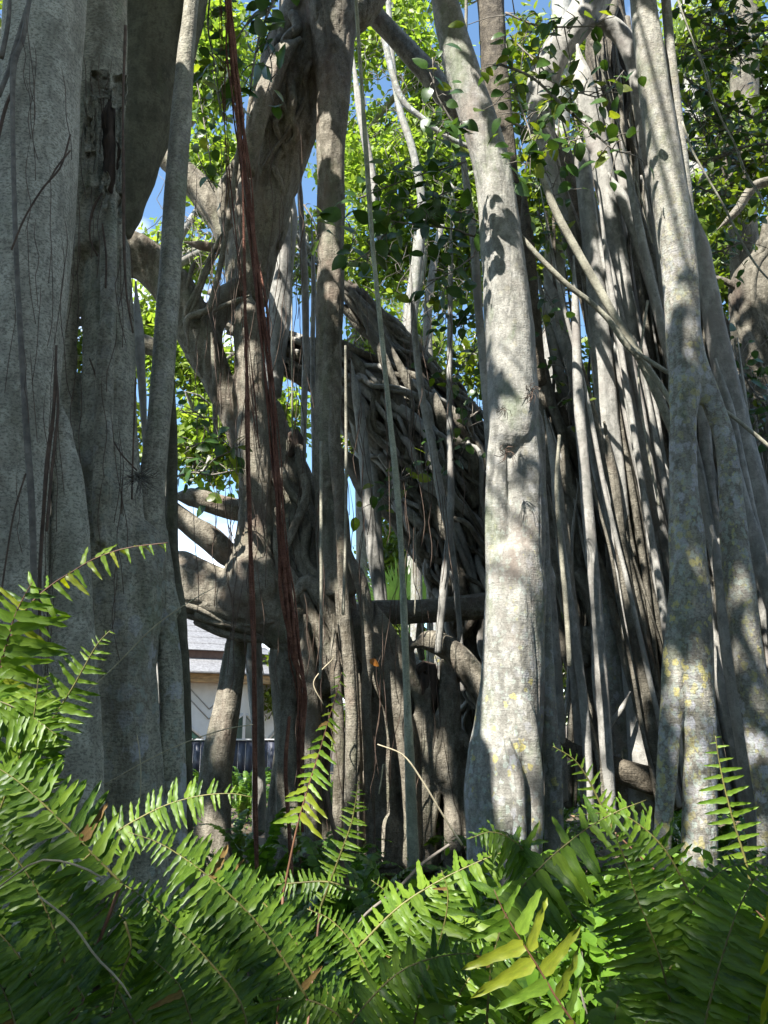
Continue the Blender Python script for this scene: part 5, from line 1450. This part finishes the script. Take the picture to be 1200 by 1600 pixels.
# ferns filling the foot of the picture: whole plants with jointed fronds
def proc_frond(g, st, base, az, h, reach, L_, n, seed, lean=0.0, w=0.016):
    rg = np.random.default_rng(seed)
    t = np.linspace(0, 1, 14)
    zc = h * np.sin(np.minimum(t * 1.25, 1.35) * math.pi / 2 * 0.9) - 0.25 * h * np.maximum(0, t - 0.7) ** 1.2
    rc = reach * t ** 1.5
    side = lean * t ** 2
    d = np.array([math.cos(az), math.sin(az), 0]); sd = np.array([-d[1], d[0], 0])
    q = base + d * rc[:, None] + sd * side[:, None] + np.array([0, 0, 1.0]) * zc[:, None]
    q, r, s = resample(q, np.linspace(.0045, .0015, 14), s_len(q) / 60)
    st.add(tube(q, r, sides=4, step=0.06, ridge=0, bump=0))
    T_ = np.gradient(q, axis=0); T_ /= np.linalg.norm(T_, axis=1)[:, None]
    idx = np.linspace(0.22, 0.99, n) * (len(q) - 1)
    i = idx.astype(int)
    tt = idx / (len(q) - 1)
    U = np.array([0, 0, 1.0]) - T_[i] * T_[i][:, 2:3]
    # near the top of the arch the frond faces up; on the steep stem it faces outward
    U = U + d * -0.15
    U /= np.linalg.norm(U, axis=1)[:, None]
    Sd = np.cross(T_[i], U)
    pr = np.where(tt < .6, .6 + .4 * np.sin(math.pi * tt / .7), np.maximum(.1, 1 - (tt - .6) / .42) ** .8)
    for sgn in (-1, 1):
        X = Sd * sgn + T_[i] * .28 + rg.normal(size=(n, 3)) * .12 + np.array([0, 0, -.15])
        Z = U + rg.normal(size=(n, 3)) * .22
        ln = L_ * pr * rg.uniform(.85, 1.12, n)
        vf, tn = leafset(MIDP_V, MIDP_F, q[i], X, Z, ln, np.full(n, rg.uniform(0, 1)) * .6 + rg.uniform(0, .4, n), wid=np.full(n, w * 2.4) * np.clip(pr + .3, 0, 1))
        g.add(vf, tn)

def s_len(q): return np.linalg.norm(np.diff(q, axis=0), axis=1).sum()
MIDP_V = np.array([[0,.3,.01],[0,0,0],[0,-.3,.01],[.3,.5,.03],[.3,0,.0],[.3,-.5,.03],[.7,.36,-.04],[.7,.02,-.07],[.7,-.32,-.04],[1,.06,-.16]], float)
MIDP_F = np.array([(0,3,4,1),(1,4,5,2),(3,6,7,4),(4,7,8,5),(6,9,7,7),(7,9,8,8)])

LAND = [((-1.4, 3.2), 'at the foot of the big grey columns'), ((-.9, 7.2), 'around the knotty middle tree'), ((.85, 5.5), 'around the foot of the pale column'),
        ((1.7, 4.6), 'around the legs of the lichen column'), ((1.5, 8.5), 'behind the pale column'), ((3.4, 7.0), 'under the fan of grey stems'), ((-3.6, 9), 'under the pale fence and pavilion'), ((.2, 12), 'far back behind the middle tree'),
        ((.1, 4.0), 'in the open floor between the middle tree and the tall ferns')]
def near(x, y): return min(LAND, key=lambda t: (t[0][0] - x) ** 2 + (t[0][1] - y) ** 2)[1]
HAB = ['below the big grey columns', 'below the lone upright frond', 'below the foot of the pale column', 'below the lichen column']
spots = [(-1.15,1.95),(-.7,2.0),(-.1,1.85),(.3,1.95),(1.15,1.8),(-.1,2.3),(.3,2.4),(-1.3,2.5),(1.5,2.3),(.28,1.32),(-.5,2.6),(1.7,2.9),(.1,2.9)]
for k, (x, y) in enumerate(spots):
    hb = HAB[0 if x < -.7 else 1 if x < .2 else 2 if x < .85 else 3]
    root = empty('fern', (x, y, 0), 'mid green sword fern massed ' + hb, 'fern', 'sword ferns massed ' + hb)
    rg = np.random.default_rng(100 + k)
    top = 1.5 - 0.245 * y * (1.0 if abs(x) > .5 else 1.12) + 0.05     # low enough to stand under the roots in view
    for j in range(9):
        g = Geo(); st = Geo()
        proc_frond(g, st, np.array([x, y, 0]) + rg.normal(size=3) * [.04, .04, 0], rg.uniform(0, 2 * math.pi), top * rg.uniform(.62, .98), rg.uniform(.25, .6), rg.uniform(.06, .085), 46, 1000 + k * 20 + j, rg.uniform(-.2, .2))
        fo = part('frond', g, M['fern_mid'], root, tint=True)
        part('stalk', st, M['rachis'], fo)

# undergrowth farther in: one fern shape in three variants, each plant an object
variants = []
for v_ in range(4):
    g = Geo(); st = Geo(); rg = np.random.default_rng(300 + v_)
    for j in range(11):
        proc_frond(g, st, np.zeros(3), j * 0.571 * 2 + rg.uniform(-.3, .3), rg.uniform(.32, .75), rg.uniform(.3, .6), rg.uniform(.055, .08), 34, 500 + v_ * 30 + j, rg.uniform(-.15, .15), 0.014)
        gg = Geo()
    for vv, ff, cc in zip(g.v, g.f, g.c):
        gg.v.append(vv); gg.f.append(ff - 0); gg.c.append(cc); gg.n += len(vv)
    gg.add((np.vstack(st.v), np.vstack(st.f)), np.full(sum(len(a) for a in st.v), .2))
    me = gg.mesh('fern', (0, 0, 0), True, True); me.materials.append(M['fern_mid']); variants.append(me)
rg = random.Random(77)
cnt = 0
cols_xy = [(0.85, 5.5), (1.75, 4.6), (1.5, 4.6)]
while cnt < 230:
    y = 2.9 + 13 * rg.random() ** 1.5
    x = rg.uniform(-0.62, 0.62) * (y + 1)
    if any((x - a) ** 2 + (y - b) ** 2 < .05 for a, b in cols_xy): continue
    if x < -.35 * y and y < 4 and x > -.75 * y: continue
    sc = rg.uniform(.65, 1.15)
    if y > 6.3: sc *= 1.1
    o = bpy.data.objects.new('fern', variants[rg.randrange(4)]); COL.objects.link(o)
    z = float(ground_z(np.array([x]), np.array([y]))[0])
    o.location = (x, y, z - .01); o.rotation_euler = (0, 0, rg.uniform(0, 6.3)); o.scale = (sc, sc, sc * rg.uniform(.9, 1.15))
    tag(o, 'small sword fern ' + near(x, y), 'fern', 'small ferns ' + near(x, y))
    cnt += 1

M['bush'] = leafmat('leaf_bush', (0.07, 0.17, 0.015), (0.17, 0.29, 0.03), 0.4, 0.35, True)
# low leafy ground cover
g = Geo(); rgn = np.random.default_rng(8)
n = 26000
yy = 2.0 + 12 * rgn.random(n) ** 1.6; xx = rgn.uniform(-.65, .65, n) * (yy + 1)
dens = vnoise(np.stack([xx * 1.3, yy * 1.3, xx * 0], 1)) > -0.55
xx, yy = xx[dens], yy[dens]; n = len(xx)
hh = .04 + .34 * rgn.random(n) ** 1.3 * (0.6 + 0.5 * vnoise(np.stack([xx * 2, yy * 2, xx * 0 + 5], 1)))
O = np.stack([xx, yy, ground_z(xx, yy) + hh], 1)
X = rgn.normal(size=(n, 3)); X[:, 2] *= .4
Z = rgn.normal(size=(n, 3)) * .35 + [0, -.2, 1]
vf, t = leafset(LEAF_V, LEAF_F, O, X, Z, rgn.uniform(.035, .075, n)); g.add(vf, t)
o = lone('ground_cover', g, M['fern_mid'], Vector((0, 6, 0)), 'low bright leafed plants covering the soil between the ferns', 'ground cover', tint=True)
o['kind'] = 'stuff'
# leafy bushes catching the sun between the columns
for (bx, by, br, lb) in ((.72, 2.7, .36, 'tallest sunlit leafy bush, beside the yellowing broad leaflets'), (.95, 3.1, .42, 'sunlit light green leafy bush between the pale column and the forked column'), (.42, 3.3, .34, 'light green leafy bush low in front of the pale column'), (.1, 2.9, .32, 'small leafy bush among the ferns below the middle tree'), (1.35, 3.5, .3, 'small leafy bush beneath the leaning frond by the forked column')):
    sh = empty('bush', (bx, by, 0), lb, 'bush')
    rs_ = np.random.default_rng(int(bx * 100)); gs = Geo(); gb = Geo()
    cc = cloud(gs, np.array([bx, by, .48 + .08 * (by < 2.8)]), np.array([br, br, .42]), 2900, .06, rs_, .16, 14)
    for e in cc[::6]: gb.add(tube(np.array([[bx, by, 0], [(bx + e[0]) / 2, (by + e[1]) / 2, e[2] * .6], e]), np.array([.006, .005, .003]), sides=4, step=.15, ridge=0, bump=0))
    part('foliage', gs, M['bush'], sh, tint=True, smooth=False, kind='stuff')
    part('stems', gb, M['twig'], sh)
# fallen leaves
g = Geo(); n = 5000
yy = 1.0 + 13 * rgn.random(n) ** 1.3; xx = rgn.uniform(-.65, .65, n) * (yy + 1)
O = np.stack([xx, yy, ground_z(xx, yy) + .012], 1)
X = rgn.normal(size=(n, 3)); X[:, 2] *= .15
vf, t = leafset(LEAF_V, LEAF_F, O, X, rgn.normal(size=(n, 3)) * .2 + [0, 0, 1], rgn.uniform(.06, .13, n)); g.add(vf, t)
M['dry'] = leafmat('dry_leaf', (0.13, 0.075, 0.035), (0.28, 0.19, 0.10), 0.1, 0.7, True)
o = lone('leaf_litter', g, M['dry'], Vector((0, 6, 0)), 'dry brown leaves fallen on the soil', 'leaves', tint=True)
o['kind'] = 'stuff'

# dry bent stalks and dead twigs
def stalk(tr, Y, mat, label):
    p, r = trace(tr, Y); SEED[0] += 1
    lone('dry_stalk', Geo().add(tube(p, r, sides=6, step=.02, ridge=.05, bump=.05, seed=SEED[0])), M[mat], p[0], label, 'dry stalk')
stalk([(165,1225,1.6),(230,1188,2),(290,1160,2),(350,1140,2),(395,1132,1.6)], 2.5, 'straw', 'long straw coloured stalk curving in front of the leaning post root')
stalk([(100,1110,1.6),(170,1050,2),(240,980,2),(300,938,1.6),(335,918,1.2)], 2.4, 'straw', 'long straw coloured stalk slanting up across the grey trunks')
stalk([(219,1250,2),(220,1200,2),(216,1160,1.6),(214,1148,1.2)], 2.3, 'straw', 'short upright straw coloured stalk before the grey trunk')
stalk([(0,1385,3),(60,1345,3.4),(120,1352,3.4),(160,1372,3)], 1.15, 'straw', 'upper grey dead stalk arched among the dark corner fronds')
stalk([(60,1400,3),(110,1440,3.4),(150,1495,3.4),(185,1530,3),(205,1560,2.4)], 1.15, 'straw', 'lower grey dead stalk bent among the dark corner fronds')
stalk([(722,1320,4),(690,1270,3),(660,1220,3),(630,1180,2.6),(590,1163,2)], 2.6, 'straw', 'bent dry stalk slanting in front of the buttress of the knotty tree')
stalk([(545,1470,4),(570,1430,5),(620,1390,6),(660,1350,6),(702,1320,5)], 2.4, 'twig', 'dead grey branch lying among the fern fronds')
stalk([(592,1240,2.4),(596,1215,2.4),(600,1190,2.4),(606,1212,1)], 3.2, 'straw', 'short snapped twig standing before the reddish root foot')
stalk([(455,1370,8),(452,1300,7),(446,1200,7),(452,1120,6)], 3.3, 'red', 'straight rust coloured stem rising from the ferns beside the lone upright frond')
stalk([(545,1390,8),(530,1330,8),(516,1270,7),(508,1220,6)], 3.3, 'vine', 'dark leaning stem rising from the ferns behind the lone upright frond')
stalk([(505,1100,2),(490,1070,2),(500,1050,2),(520,1030,2),(522,1022,1)], 6.2, 'straw', 'small pale twig caught on the knotty trunk')
# orange dead leaflet
b_, _ = P(578, 1030, 6.5)
me = raw_mesh('leaf', *ovate(6, .3, .1, .3, .02)); M['orange'] = leafmat('orange_leaf', (.45, .16, .02), (.5, .2, .02), .3); me.materials.append(M['orange'])
o = bpy.data.objects.new('fallen_leaf', me); COL.objects.link(o); o.location = b_; o.scale = (.09, .09, .09); o.rotation_euler = (1.2, .6, -.4)
tag(o, 'orange dead leaf caught on the roots of the knotty tree', 'leaf')
